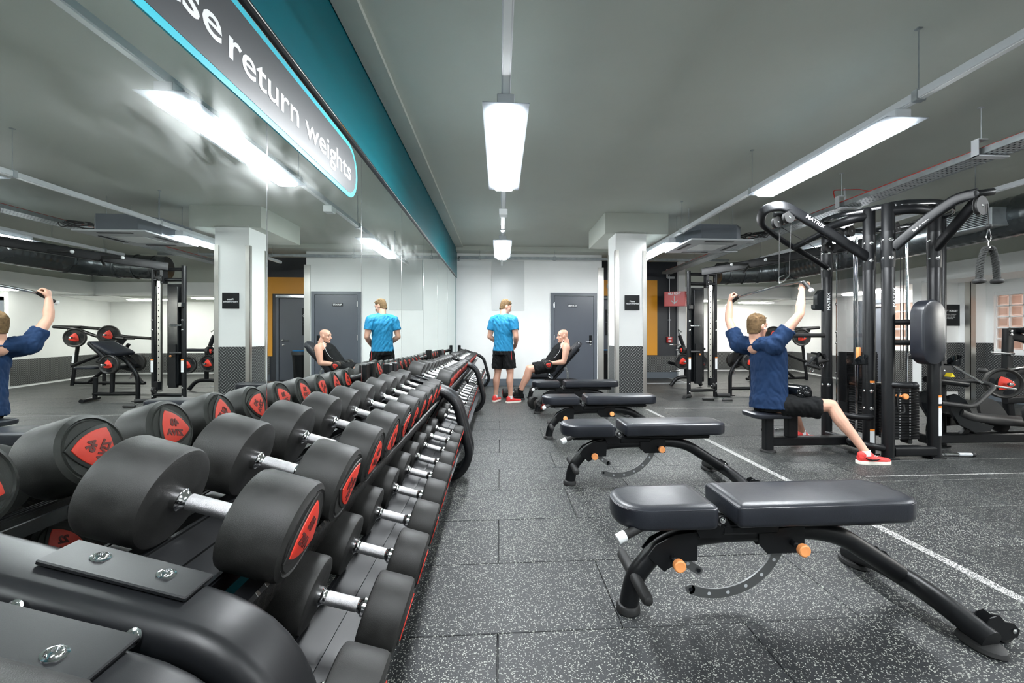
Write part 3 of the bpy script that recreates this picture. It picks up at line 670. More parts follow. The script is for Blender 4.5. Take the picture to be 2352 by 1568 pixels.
MB().bx(4.48, 4.56, 11.13, 11.19, 1.55, 1.57).bx(4.46, 4.66, 11.12, 11.16, 2.66, 2.72, .01).bx(4.43, 4.47, 11.1, 11.16, 2.68, 2.92, .01).build('clip', 'light_metal', cd)
cb = thing('call_point', 'small red call box low on the black wall under the conduit', 'alarm call point', (4.52, 11.17, 1.05))
MB().bx(4.45, 4.59, 11.12, 11.195, .95, 1.11, .008).build('box', 'red_sign', cb)
MB().bx(4.475, 4.565, 11.115, 11.121, 1.05, 1.09, .001).bx(4.48, 4.56, 11.115, 11.121, .975, 1.02, .001).build('label_plate', 'sticker_white', cb)
# bin
bn = thing('waste_bin', 'tall black waste bin beside the passage wall', 'bin', (2.62, 9.95, 0))
MB().lathe([(.155, 0), (.16, .01), (.20, .72), (.205, .73)], Matrix.Translation((2.66, 10.25, .0)), 24).build('body', 'gloss_black', bn)
MB().lathe([(.215, .70), (.215, .76), (.20, .785), (.06, .80)], Matrix.Translation((2.66, 10.25, .0)), 24).build('lid', 'rubber_plain', bn)
MB().lathe([(.19, .786), (.195, .792), (.19, .80)], Matrix.Translation((2.66, 10.25, .0)), 24).build('liner_rim', 'blue_plastic', bn)

# ================================================================ dumbbell racks
TILT = math.radians(17)
def D_loop(y, x_in=-.885):
    pts = [(x_in, y, .845), (-.62, y, .765), (-.365, y, .685), (-.235, y, .20), (-.325, y, .045), (x_in, y, .045)]
    return fillet(pts, [0, .05, .18, .14, .1, 0], 7)
UP = dict(x=-.632, z=.787); LO = dict(x=-.415, z=.470)
def shelf_strip(mb, xc, zc, off0, off1, y0, y1, th=.006, drop=0):
    # strip following the tilt, offset off0..off1 along the tilted direction
    ca, sa = math.cos(TILT), math.sin(TILT)
    def q(o, d): return (xc+o*ca-d*sa, zc-o*sa-d*ca)
    a, b = q(off0, drop), q(off1, drop); c, d = q(off1, drop+th), q(off0, drop+th)
    vs = [(p[0], y, p[1]) for y in (y0, y1) for p in (a, b, c, d)]
    mb.add(vs, [(0, 1, 5, 4), (1, 2, 6, 5), (2, 3, 7, 6), (3, 0, 4, 7), (3, 2, 1, 0), (4, 5, 6, 7)])
def rack(y0, y1, lab, yu, yl, du, dl):
    t = thing('dumbbell_rack', lab, 'rack', (-.6, (y0+y1)/2, 0), 'dumbbell racks below the mirrors')
    sec = rsec(.058, .098, .022)
    for k, y in enumerate((y0+.07, y1-.07)):
        MB().tube(D_loop(y), None, sec=rsec(.060, .122, .028, 5), up=(0, 1, 0)).build('end_frame', 'black_metal', t)
        MB().bx(-.915, -.855, y-.04, y+.04, .0, .94, .008).build('upright', 'black_metal', t)
    for nm, c, tun, sp in (('upper_shelf', UP, du, .1), ('lower_shelf', LO, dl, .1)):
        mb = MB(); hw = .05
        # central channel with ridges, two side ledges
        shelf_strip(mb, c['x'], c['z'], -.075, .075, y0+.09, y1-.02, .008, .105)
        for o in (-.078, .0, .078): shelf_strip(mb, c['x'], c['z'], o-.004, o+.004, y0+.09, y1-.02, .012, .098)
        shelf_strip(mb, c['x'], c['z'], -.085, -.075, y0+.15, y1-.15, .05, .105)
        shelf_strip(mb, c['x'], c['z'], .075, .085, y0+.15, y1-.15, .05, .105)
        mb.build(nm, 'black_metal', t)
        mb = MB()
        for o in (-.165, .125): shelf_strip(mb, c['x'], c['z'], o, o+.04, y0+.02, y1-.02, .03, .118)
        mb.build('shelf_rail', 'black_metal', t)
    for y in (y0+.07, y1-.07):      # bolted plates on the frame ends
        ca, sa = math.cos(TILT), math.sin(TILT); R = Matrix.Rotation(TILT, 3, 'Y')
        sg_ = 1 if y < (y0+y1)/2 else -1
        own = y1 < 1; py_, pd_ = (y, .12) if own and sg_ < 0 else (y+.026*sg_, .067)
        MB().box((-.593, py_, .7935), (.226, pd_, .008), R, .002).build('mounting_plate', 'black_metal', t)
        bolts([((-.593+o*ca, py_+.005, .7975-o*sa), (sa, 0, ca), .0105) for o in (-.05, .055)], t)
        if sg_ > 0: bolts([((-.60+o, y-.066*sg_, .770-o*.3), (0, -sg_, .8), .010) for o in (-.07, .085)], t)
    # kick panel of chequer plate between shelves
    mb = MB(); ca, sa = math.cos(.35), math.sin(.35)
    mb.add([(-.47, y0+.2, .66), (-.47, y1-.2, .66), (-.60, y1-.2, .45), (-.60, y0+.2, .45), (-.478, y0+.2, .665), (-.478, y1-.2, .665), (-.608, y1-.2, .455), (-.608, y0+.2, .455)], [(0, 3, 2, 1), (4, 5, 6, 7), (0, 1, 5, 4), (2, 3, 7, 6)])
    mb.build('chequer_panel', 'dark_chequer', t, uvaxes=(1, 2))
    MB().bx(-.90, -.86, y0+.05, y1-.05, .50, .58, .004).bx(-.90, -.86, y0+.05, y1-.05, .06, .14, .004).build('back_rail', 'black_metal', t)
    return t
DB = {}
def reul(r, n=7):
    P = []; A = [(r*math.cos(a), r*math.sin(a)) for a in (PI/2, PI/2+2*PI/3, PI/2+4*PI/3)]
    side = math.dist(A[0], A[1])
    for i in range(3):
        c = A[(i+2) % 3]; a0 = math.atan2(A[i][1]-c[1], A[i][0]-c[0]); a1 = math.atan2(A[(i+1) % 3][1]-c[1], A[(i+1) % 3][0]-c[0])
        d = (a1-a0+PI) % (2*PI)-PI
        R_ = side*1.25 
        # flatter arc: blend between chord and reuleaux arc
        for k in range(n):
            t = k/n; a = a0+d*t; ax = c[0]+side*math.cos(a); ay = c[1]+side*math.sin(a)
            chx = A[i][0]*(1-t)+A[(i+1) % 3][0]*t; chy = A[i][1]*(1-t)+A[(i+1) % 3][1]*t
            P.append((ax*.86+chx*.14, ay*.86+chy*.14))
    return P
def dumbbell(D, w, g, num):
    """axis along X; returns root at origin"""
    key = (D, w, g)
    R = D/2
    root = thing('dumbbell', '', 'dumbbell')
    if key not in DB:
        d = {}
        c = .011*D/.2
        d['handle'] = MB().tube([(-g/2-.01, 0, 0), (-g/2+.012, 0, 0), (-g/2+.016, 0, 0), (-g*.34, 0, 0), (-g*.30, 0, 0), (g*.30, 0, 0), (g*.34, 0, 0), (g/2-.016, 0, 0), (g/2-.012, 0, 0), (g/2+.01, 0, 0)], [.024, .024, .0195, .0165, .0158, .0158, .0165, .0195, .024, .024], 18).build('handle', 'chrome', root).data
        d['knurl'] = MB().tube([(-g*.31, 0, 0), (-g*.305, 0, 0), (g*.305, 0, 0), (g*.31, 0, 0)], [.0158, .0172, .0172, .0158], 18).build('grip', 'chrome_knurl', root).data
        for s_ in (-1, 1):
            M = Matrix.Rotation(PI/2*s_, 4, 'Y'); a = g/2
            pr = [(.026, a), (R-c, a), (R-c*.3, a+c*.3), (R, a+c), (R, a+w-c*1.4), (R-c*.3, a+w-c*.6), (R-c*1.1, a+w-c*.15), (R*.86, a+w), (R*.83, a+w-.004), (R*.80, a+w-.004), (R*.77, a+w), (.01, a+w)]
            h = MB().lathe(pr, M, 40).build('head', 'rubber', root)
            b0 = MB().prism(reul(R*.80), a+w-.002, a+w+.004, M, .003).build('badge_rim', 'rubber', root)
            b1 = MB().prism(reul(R*.66), a+w+.003, a+w+.0065, M, .002).build('badge', 'red_badge', root)
            d[s_] = (h.data, b0.data, b1.data)
            for q in (h, b0, b1): bpy.data.objects.remove(q)
        for n_ in ('handle', 'grip'):
            for ch in list(root.children): bpy.data.objects.remove(ch)
            break
        DB[key] = d
    d = DB[key]
    def mk(n, me, p):
        o = bpy.data.objects.new(n, me); COL.objects.link(o); o.parent = p; return o
    h = mk('handle', d['handle'], root); h['label'] = 'chrome handle'; mk('grip', d['knurl'], h)
    for s_ in (-1, 1):
        a, b, c_ = d[s_]; hd = mk('head', a, root); mk('badge_rim', b, hd); bd = mk('badge', c_, hd); bd['label'] = 'red badge with weight number'
        xx = s_*(g/2+w+.0068)
        k = ('t', num, D, s_, w, g)
        if k not in DB:
            t1 = text('lettering', 'ZIVA', R*.30, 'letter_dark', hd, (xx, 0, R*.26) if False else (xx, 0, -R*.18), (0, s_, 0), (0, 0, 1), .045, ext=.001)
            t2 = text('lettering', str(num), R*.34, 'letter_dark', hd, (xx, 0, R*.16), (0, s_, 0), (0, 0, 1), .05, ext=.001)
            DB[k] = (t1.data, t2.data)
        else:
            for me in DB[k]: mk('lettering', me, hd)
    return root
def fill(lst, c, sname, gname, dims):
    n = len(lst)
    for i, (y, num, D, w, g) in enumerate(lst):
        r = dumbbell(D, w, g, num)
        off = -.105+D/2*1.0   # rest on the shelf
        dz = (D/2-.1)
        ca, sa = math.cos(TILT), math.sin(TILT)
        r.location = (c['x']+dz*sa*1.0, y, c['z']+dz*ca)
        r.rotation_euler = (random.uniform(-.9, .9), TILT, random.uniform(-.02, .02))
        o_ = ['first', 'second', 'third', 'fourth', 'fifth', 'sixth', 'seventh', 'eighth', 'ninth', 'tenth', 'eleventh', 'twelfth'][i]
        size = 'large' if D > .18 else ('medium' if D > .14 else 'small')
        r['label'] = '%s black dumbbell, %s from near end, %s of %s' % (size, o_, sname, gname)
        r['group'] = 'dumbbells on the %s of the %s' % (sname, gname)
def ser(y0, ys_, nums, Ds, g=.135):
    return [(y, n, D, w, g) for y, n, (D, w) in zip(ys_, nums, Ds)]
rack(.628, 3.50, 'black dumbbell rack nearest the camera that shows in full, with two tilted shelves', 0, 0, .2, .17)
rack(3.52, 6.45, 'middle black dumbbell rack below the mirrors', 0, 0, .2, .12)
rack(6.47, 9.40, 'farthest black dumbbell rack, ending by the back wall', 0, 0, .15, .1)
rack(-2.40, .62, 'black dumbbell rack whose bolted end frame fills the bottom left corner', 0, 0, .2, .2)
g1, g2, g3, g0 = 'nearest full rack', 'middle rack', 'farthest rack', 'bottom left corner rack'
fill(ser(0, [.975, 1.27, 1.56, 1.83, 2.09, 2.34, 2.59, 2.84, 3.08, 3.31], [50, 46, 40, 42, 30, 38, 28, 36, 34, 32], [(.213, .132), (.21, .125), (.205, .118), (.20, .112), (.196, .108), (.192, .105), (.188, .102), (.185, .10), (.182, .098), (.18, .095)], .148), UP, 'upper shelf', g1, 0)
fill(ser(0, [.88, 1.16, 1.43, 1.70, 1.97, 2.24, 2.50, 2.76, 3.02, 3.28], [26, 24, 22, 24, 22, 20, 18, 16, 14, 14], [(.19, .105), (.186, .102), (.182, .10), (.176, .098), (.17, .094), (.163, .09), (.152, .08), (.146, .075), (.14, .07), (.136, .068)], .135), LO, 'lower shelf', g1, 0)
fill(ser(0, [3.88, 4.12, 4.36, 4.60, 4.82, 5.06, 5.30, 5.54, 5.78, 6.02, 6.24], [50, 46, 42, 38, 36, 34, 32, 30, 28, 26, 24], [(.205, .12), (.20, .115), (.185, .105), (.175, .1), (.172, .098), (.17, .096), (.168, .094), (.165, .092), (.162, .09), (.16, .088), (.158, .086)], .14), UP, 'upper shelf', g2, 0)
fill(ser(0, [3.78, 4.02, 4.26, 4.50, 4.74, 4.98, 5.22, 5.46, 5.70, 5.94, 6.18], [14, 14, 12, 12, 10, 10, 9, 9, 8, 8, 7], [(.13, .062), (.13, .062), (.122, .055), (.122, .055), (.115, .05), (.115, .05), (.11, .046), (.11, .046), (.105, .044), (.105, .044), (.10, .042)], .13), LO, 'lower shelf', g2, 0)
fill(ser(0, [6.75, 7.02, 7.28, 7.54, 7.80, 8.06, 8.32, 8.58, 8.84, 9.10], [26, 24, 22, 20, 18, 18, 16, 16, 14, 14], [(.165, .09), (.162, .088), (.158, .086), (.152, .08), (.15, .078), (.15, .078), (.146, .075), (.146, .075), (.14, .07), (.14, .07)], .135), UP, 'upper shelf', g3, 0)
fill(ser(0, [6.72, 6.98, 7.24, 7.50, 7.76, 8.02, 8.28, 8.54, 8.80, 9.06], [6, 6, 5, 5, 4, 4, 3, 3, 2, 2], [(.10, .042)]*4+[(.095, .04)]*6, .125), LO, 'lower shelf', g3, 0)
fill(ser(0, [.40, .11], [54, 52], [(.215, .13), (.215, .13)], .14), UP, 'upper shelf', g0, 0)

# ================================================================ benches
def pad(mb, x0, x1, yc, hw, zt, th, rl, rr_, R=None, piv=None, n=6):
    """rounded plan pad with soft edges; rl/rr corner radii"""
    def plan(ins):
        P = []
        for sx, sy, a0, r in ((1, 1, 0, rr_), (-1, 1, PI/2, rl), (-1, -1, PI, rl), (1, -1, 1.5*PI, rr_)):
            q = max(r-ins, .006); cx = (x1-ins-q) if sx > 0 else (x0+ins+q); cy = yc+sy*(hw-ins-q)
            for k in range(n+1):
                a = a0+PI/2*k/n; P.append((cx+q*math.cos(a), cy+q*math.sin(a)))
        return P
    e = .02; lv = [(zt-th, .012), (zt-th+.006, .004), (zt-th+.02, 0), (zt-e, 0), (zt-e+.0055, .0012), (zt-e+.007, .0045), (zt-e*.4, .010), (zt-.002, .022), (zt, .045)]
    vs = []; m = 4*(n+1)
    for z, ins in lv:
        for x, y in plan(ins):
            p = Vector((x, y, z))
            if R is not None: p = R@(p-piv)+piv
            vs.append(p)
    fs = []
    for i in range(len(lv)-1):
        for k in range(m): fs.append((i*m+k, i*m+(k+1) % m, (i+1)*m+(k+1) % m, (i+1)*m+k))
    fs.append(tuple(range(m))[::-1]); fs.append(tuple((len(lv)-1)*m+k for k in range(m)))
    mb.add(vs, fs)
    return [vs[5*m+k] for k in range(m)]
def bench(label, yc, back=0, x0=.49):
    t = thing('weight_bench', label, 'bench', (x0, yc, 0), 'adjustable weight benches in a row')
    X = lambda a: x0+a
    # base: arched front foot, level tube, sloping rear
    MB().tube(fillet([(X(.055), yc, .03), (X(.075), yc, .14), (X(.20), yc, .285), (X(.42), yc, .318), (X(.86), yc, .322), (X(1.0), yc, .29), (X(1.27), yc, .115)], [0, .08, .14, .08, .12, .1, 0], 8), .040, 18).build('main_frame', 'black_metal', t)
    f = MB().lathe([(.046, 0), (.05, .004), (.05, .022), (.044, .032), (.038, .034)], Matrix.Translation((X(.052), yc, 0)), 24).build('rubber_foot', 'rubber_plain', t)
    # rear cross tube along Y
    MB().tube(fillet([(X(1.315), yc-.325, .04), (X(1.295), yc-.12, .095), (X(1.295), yc+.12, .095), (X(1.315), yc+.325, .04)], .12, 6), .041, 18).build('rear_tube', 'black_metal', t)
    for s_ in (-1, 1):
        MB().lathe([(.062, 0), (.066, .006), (.062, .02), (.05, .026)], Matrix.Translation((X(1.315), yc+s_*.29, 0))@Matrix.Diagonal((.85, 1.25, 1, 1)), 24).build('rubber_foot', 'rubber_plain', t)
        w = MB()
        pl = [(-.01, .03), (.03, .105), (.055, .112), (.085, .09), (.125, .082), (.15, .055), (.14, .03), (.09, .02)]
        for q in (.012, .058):
            yy = yc+s_*.235+(q if s_ > 0 else -q-.0)
            w.prism([(X(1.315)+a, b) for a, b in pl], 0, .004, Matrix(((1, 0, 0, 0), (0, 0, -1, yy), (0, 1, 0, 0), (0, 0, 0, 1))))
        yy = yc+s_*.235+(.035 if s_ > 0 else -.035)
        w.bx(X(1.315), X(1.40), yy-.025, yy+.025, .035, .04)
        w.build('wheel_bracket', 'black_metal', t)
        MB().rcyl((X(1.425), yy-.018, .034), (X(1.425), yy+.018, .034), .033, 20, .004).build('wheel', 'rubber_plain', t)
        b_ = MB(); bolt(b_, (X(1.44), yy-.03, .055), (0, -1, 0), .007); b_.build('bolt', 'chrome', t)
    # foot bar
    MB().tube([(X(.075), yc-.19, .15), (X(.075), yc-.186, .15), (X(.075), yc-.17, .15), (X(.075), yc+.17, .15), (X(.075), yc+.186, .15), (X(.075), yc+.19, .15)], [.008, .017, .023, .023, .017, .008], 14).build('foot_bar', 'rubber_plain', t)
    # brackets
    My = lambda y: Matrix(((1, 0, 0, 0), (0, 0, -1, y), (0, 1, 0, 0), (0, 0, 0, 1)))
    for q in (-.042, .036):
        MB().prism([(X(.12), .25), (X(.19), .185), (X(.26), .225), (X(.33), .225), (X(.335), .345), (X(.24), .335), (X(.155), .295)], 0, .006, My(yc+q)).build('front_bracket', 'black_metal', t)
        MB().prism([(X(.60), .345), (X(.60), .285), (X(.635), .245), (X(.80), .245), (X(.80), .355)], 0, .006, My(yc+q)).build('rear_bracket', 'black_metal', t)
    for kx, kz in ((.225, .245), (.745, .29)):
        k = MB().rcyl((X(kx), yc-.045, kz), (X(kx), yc-.075, kz), .013, 12).build('pin_housing', 'black_metal', t)
        MB().cyl((X(kx), yc-.07, kz), (X(kx), yc-.098, kz), .008, 10).build('pin', 'chrome', k)
        MB().lathe([(.012, 0), (.015, .004), (.0245, .012), (.0255, .024), (.0245, .031), (.020, .034), (.012, .0325), (.004, .033)], Matrix.Translation((X(kx), yc-.095, kz))@Matrix.Rotation(PI/2, 4, 'X'), 24).build('orange_knob', 'orange_knob', k)
    # perforated arcs
    piv = Vector((X(.46), yc, .415))
    Rb = Matrix.Rotation(-back, 3, 'Y')
    def arc(cx, cz, r0, r1, a0, a1, y, nm, rot=None, holes=6):
        N_ = 22; mb = MB(); th = .008
        pts = []
        for i in range(N_+1):
            a = math.radians(a0+(a1-a0)*i/N_); e = 1
            pts.append((a, r0, r1))
        vs = []
        for (a, p, q) in pts:
            for r in (p, q):
                for yy in (y-th/2, y+th/2):
                    v = Vector((cx+r*math.cos(a), yy, cz+r*math.sin(a)))
                    if rot is not None: v = rot@(v-piv)+piv
                    vs.append(v)
        fs = []
        for i in range(N_):
            b = i*4; c = b+4
            fs += [(b, b+2, c+2, c), (b+1, c+1, c+3, b+3), (b, c, c+1, b+1), (b+2, b+3, c+3, c+2)]
        fs += [(0, 1, 3, 2), (N_*4, N_*4+2, N_*4+3, N_*4+1)]
        mb.add(vs, fs)
        for aa in (a0, ):
            a = math.radians(aa); c = Vector((cx+(r0+r1)/2*math.cos(a), y, cz+(r0+r1)/2*math.sin(a)))
            d = Vector((0, th/2, 0))
            if rot is not None: c = rot@(c-piv)+piv
            mb.cyl(c-d, c+d, abs(r1-r0)/2, 16)
        o = mb.build(nm, 'steel', t)
        o.data.materials[0] = MT['arc_steel']
        cb_ = MB()
        for i in range(holes):
            a = math.radians(a0+(a1-a0)*(i+.0)/holes); c = Vector((cx+(r0+r1)/2*math.cos(a), y, cz+(r0+r1)/2*math.sin(a)))
            if rot is not None: c = rot@(c-piv)+piv
            d = Vector((0, th/2+.0006, 0)); (cb_ if i == 0 else MB()).cyl(c-d, c+d, .0075 if i else .009, 10) if i == 0 else MB().cyl(c-d, c+d, .0075, 10).build('pin_hole', 'light_metal', o)
        cb_.build('end_stop', 'sign_black', o)
    if not back: arc(X(.43), .372, .285, .325, -112, -18, yc-.015, 'recline_arc')
    else: arc(X(.46), .415, .27, .31, -60, 20, yc-.015, 'recline_arc', rot=Rb)
    arc(X(.525), .455, .325, .36, -118, -147, yc+.012, 'seat_arc', holes=3)
    # under-pad frames, pads
    MB().bx(X(.06), X(.40), yc-.055, yc+.055, .355, .395, .012).prism([(X(.34), .325), (X(.43), .325), (X(.44), .36), (X(.38), .40), (X(.30), .40)], -.06, .06, My(yc)).build('seat_frame', 'black_metal', t)
    mb = MB(); lp = pad(mb, X(-.02), X(.385), yc, .145, .487, .092, .125, .035); s_ = mb.build('seat_pad', 'vinyl', t); MB().tube(lp, .0022, 5, closed=True).build('piping', 'vinyl', s_)
    mb = MB()
    P_ = lambda x, y, z: (Rb@(Vector((x, y, z))-piv)+piv)
    c = P_(X(.80), yc, .368)
    mb.box(c, (.72, .11, .035), Rb.to_4x4(), .012)
    mb.box(P_(X(.56), yc, .352), (.26, .118, .05), Rb.to_4x4(), .014)
    bf = mb.build('back_frame', 'black_metal', t)
    mb = MB(); lp = pad(mb, X(.455), X(1.265), yc, .148, .490, .092, .02, .10, Rb if back else None, piv); s_ = mb.build('back_pad', 'vinyl', t); MB().tube(lp, .0022, 5, closed=True).build('piping', 'vinyl', s_)
    for q in (-.075, .075): hg = MB().rcyl((X(.425), yc+q-.004, .405), (X(.425), yc+q+.004, .405), .019, 16, .002).build('hinge_plate', 'black_metal', t)
    bolts([((X(.425), yc-.079, .405), (0, -1, 0), .010), ((X(.425), yc+.079, .405), (0, 1, 0), .010)], hg)
    hb = MB().cyl((X(.13), yc-.10, .425), (X(.0), yc-.12, .375), .018, 12).build('front_handle', 'rubber_plain', t)
    MB().rcyl((X(.005), yc-.119, .377), (X(-.03), yc-.125, .362), .021, 14, .003).build('white_cap', 'white_plastic', hb)
    return t
mat('arc_steel', (.20, .205, .205), .42, .85)
bench('black adjustable weight bench in the foreground, nearest the camera', 1.78)
bench('flat black adjustable weight bench, second from the camera', 3.31)
bench('flat black adjustable weight bench, third from the camera', 4.77)
bench('flat black adjustable weight bench, fourth from the camera, level with the white column', 6.30)
bench('black bench with raised backrest holding the bald man, by the back wall', 7.80, back=math.radians(48))
# ================================================================ cable tower
def stack(t, x0, x1, y0, y1, z0, n, ph, face, rods, top):
    for i in range(n):
        z = z0+i*ph
        MB().bx(x0, x1, y0, y1, z+.001, z+ph-.003, .003).build('weight_plate', 'black_metal', t)
        if face == 'y':
            for q in (.35, .68):
                o = text('plate_number', str(5+i*5 if q > .5 else int((5+i*5)*2.2)), .016, 'letter_white', t, (x0+(x1-x0)*q, y0-.0008, z+ph*.5), (1, 0, 0), (0, 0, 1), ext=.0002)
        else:
            for q in (.3, .7):
                o = text('plate_number', str(5+i*5), .016, 'letter_white', t, (x0-.0008, y0+(y1-y0)*q, z+ph*.5), (0, -1, 0), (0, 0, 1), ext=.0002)
    for (x, y) in rods: MB().cyl((x, y, z0), (x, y, top), .0125, 14).build('guide_rod', 'chrome', t)
def pulley(t, c, ax, r=.055, w=.02, nm='pulley'):
    c = Vector(c); ax = Vector(ax).normalized(); M = Matrix.Translation(c)@Vector((0, 0, 1)).rotation_difference(ax).to_matrix().to_4x4()
    p = MB().lathe([(r*.3, -w), (r, -w), (r*1.0, -w*.7), (r*.86, -w*.2), (r*.86, w*.2), (r, w*.7), (r, w), (r*.3, w)], M, 26).build(nm, 'rubber_plain', t)
    b = MB(); bolt(b, c+ax*w, ax, .009); b.build('bolt', 'chrome', p); b = MB(); bolt(b, c-ax*w, -ax, .009); b.build('bolt', 'chrome', p)
    return p
PA, PB, PC, PDD = (3.62, 3.97), (3.655, 3.80), (4.11, 3.79), (3.60, 4.49)
tw = thing('cable_tower', 'tall black multi-station cable tower with two booms and weight stacks', 'cable machine', (3.86, 4.15, 0))
for (x, y), nm in ((PA, 'post'), (PB, 'post'), (PC, 'post'), (PDD, 'post'), ((4.62, 4.2), 'post')):
    zt = 2.405
    MB().tube([(x, y, 0), (x, y, .02), (x, y, zt-.015), (x, y, zt)], [.051, .051, .051, .042], 22).build('post', 'black_metal', tw)
    MB().bx(x-.07, x+.07, y-.055, y+.055, 0, .012, .003).build('foot_plate', 'black_metal', tw)
for (x, y), dirs in ((PA, ((-1, -.25), (.7, -.7))), (PDD, ((-1, -.25), (.7, -.7))), (PB, ((-.3, -1), (-1, .1))), (PC, ((-.3, -1), (-1, .1)))):
    for z0 in (1.86, .42):
        if z0 < 1 and (x, y) in (PB, PC): continue
        hb = MB().tube([(x, y, z0-.06), (x, y, z0), (x, y, z0+.22), (x, y, z0+.28)], [.0525, .0555, .0555, .0525], 22).build('clamp_collar', 'black_metal', tw)
        for z in (z0+.03, z0+.20):
            for d in ((-.35, -1), (-1, -.1), (1, -.25)):
                L_ = math.hypot(*d); bolts([((x+d[0]/L_*.055, y+d[1]/L_*.055, z), (d[0], d[1], 0), .014 if d[0] == -.35 else .010)], hb)
crs = rsec(.05, .09, .02)
cr = MB().tube(fillet([(3.62, 3.97, 2.33), (3.50, 4.02, 2.32), (3.45, 4.25, 2.30), (3.50, 4.46, 2.29), (3.60, 4.49, 2.29)], .12), .042, 14).build('crown_tube', 'black_metal', tw)
MB().tube(fillet([(3.66, 3.80, 2.33), (3.80, 3.70, 2.33), (4.0, 3.72, 2.32), (4.11, 3.79, 2.31)], .12), .042, 14).build('crown_tube', 'black_metal', tw)
MB().tube(fillet([(3.62, 3.90, 2.39), (3.72, 3.74, 2.40), (4.08, 3.68, 2.40), (4.55, 3.95, 2.40), (4.70, 4.4, 2.40), (4.4, 4.85, 2.40), (3.65, 4.72, 2.40), (3.42, 4.3, 2.40)], .22, 6, True), None, sec=rsec(.012, .05, .004), closed=True).build('crown_plate', 'gloss_black', tw)
# booms
bs = rsec(.095, .05, .02); bs2 = rsec(.05, .095, .02)
pb = fillet([(3.585, 3.955, 1.93), (3.05, 3.96, 2.25), (2.74, 3.99, 2.435), (2.60, 4.07, 2.41), (2.66, 4.22, 2.31), (2.95, 4.36, 2.20), (3.575, 4.47, 1.915)], [0, .2, .16, .10, .12, .2, 0], 7)
MB().tube(pb, None, sec=bs, up=(0, 1, 0)).build('lat_boom', 'black_metal', tw)
MB().tube([(3.14, 3.97, 2.16), (3.14, 4.38, 2.10)], .03, 14).build('boom_crossbar', 'black_metal', tw)
pr = fillet([(3.67, 3.76, 1.985), (3.80, 3.53, 2.22), (3.88, 3.38, 2.33), (3.93, 3.27, 2.33)], [0, .1, .12, 0], 7)
MB().tube(pr, None, sec=bs2, up=(0, 0, 1)).build('press_boom', 'black_metal', tw)
MB().tube([(4.10, 3.76, 1.99), (3.97, 3.33, 2.27)], None, sec=bs2, up=(0, 0, 1)).build('boom_strut', 'black_metal', tw)
MB().tube([(3.70, 3.79, 2.12), (3.76, 3.70, 2.13), (3.84, 3.60, 2.16)], None, sec=rsec(.05, .01, .003)).build('gusset', 'black_metal', tw)
for c, ax in (((2.80, 3.98, 2.31), (.1, -1, 0)), ((2.76, 4.09, 2.29), (.1, -1, 0)), ((3.30, 4.1, 2.05), (.2, -1, 0)), ((3.50, 4.2, 2.19), (.3, -1, 0)), ((3.62, 4.2, 2.24), (.3, -1, 0)), ((3.83, 3.9, 2.2), (.5, -1, 0))): pulley(tw, c, ax, .056)
for c in ((2.82, 3.98, 2.385), (2.76, 4.08, 2.365)): MB().rcyl((c[0]-.045, c[1], c[2]), (c[0]+.05, c[1], c[2]-.0), .024, 14).build('swivel', 'black_metal', tw)
pulley(tw, (3.93, 3.25, 2.225), (.25, -1, 0), .078, .016)
MB().rcyl((3.90, 3.26, 2.325), (4.03, 3.24, 2.34), .03, 16).build('swivel', 'black_metal', tw)
b = MB(); bolt(b, (4.03, 3.24, 2.34), (1, -.1, .1), .016); b.build('bolt', 'chrome', tw)
cb_ = [[(2.80, 3.98, 2.36), (3.3, 4.05, 2.10)], [(2.79, 4.09, 2.25), (3.3, 4.15, 2.0)], [(2.835, 3.99, 2.30), (2.835, 4.02, 1.74)], [(2.79, 4.10, 2.28), (2.80, 4.12, 1.74)], [(3.98, 3.24, 2.24), (3.985, 3.235, 2.07)], [(3.88, 3.28, 2.28), (3.80, 3.9, 2.20)]]
for i, c in enumerate(cb_): MB().tube(c, .0035, 6).build('cable', 'rubber_plain', tw)
for x in (3.80, 3.83, 3.87, 3.93, 3.96): MB().tube([(x+.02, 3.97, 2.2), (x+.02, 3.97, .82)], .0035, 6).build('cable', 'rubber_plain', tw)
stack(tw, 3.795, 4.11, 3.93, 4.05, .14, 20, .027, 'y', ((3.80+.02, 4.0), (4.05, 4.0)), 2.15)
stack(tw, 3.78, 3.92, 4.10, 4.40, .14, 20, .027, 'x', ((3.82, 4.13), (3.82, 4.37), (3.74, 4.25)), 2.2)
MB().bx(3.78, 4.13, 4.42, 4.55, .30, .98, .004).build('rear_stack', 'black_metal', tw)
for k in range(24): MB().bx(3.785, 4.125, 4.412, 4.42, .32+k*.027, .34+k*.027).build('rear_plate', 'black_metal', tw)
MB().tube(fillet([(3.80, 3.92, .13), (3.80, 3.92, .08), (3.85, 3.92, .05)], .02), .01, 8).build('stop', 'teal', tw)
for x in (3.83, 4.03): MB().bx(x-.022, x+.022, 3.94, 4.04, .095, .138, .008).build('rubber_buffer', 'teal' if x < 4 else 'rubber_plain', tw)
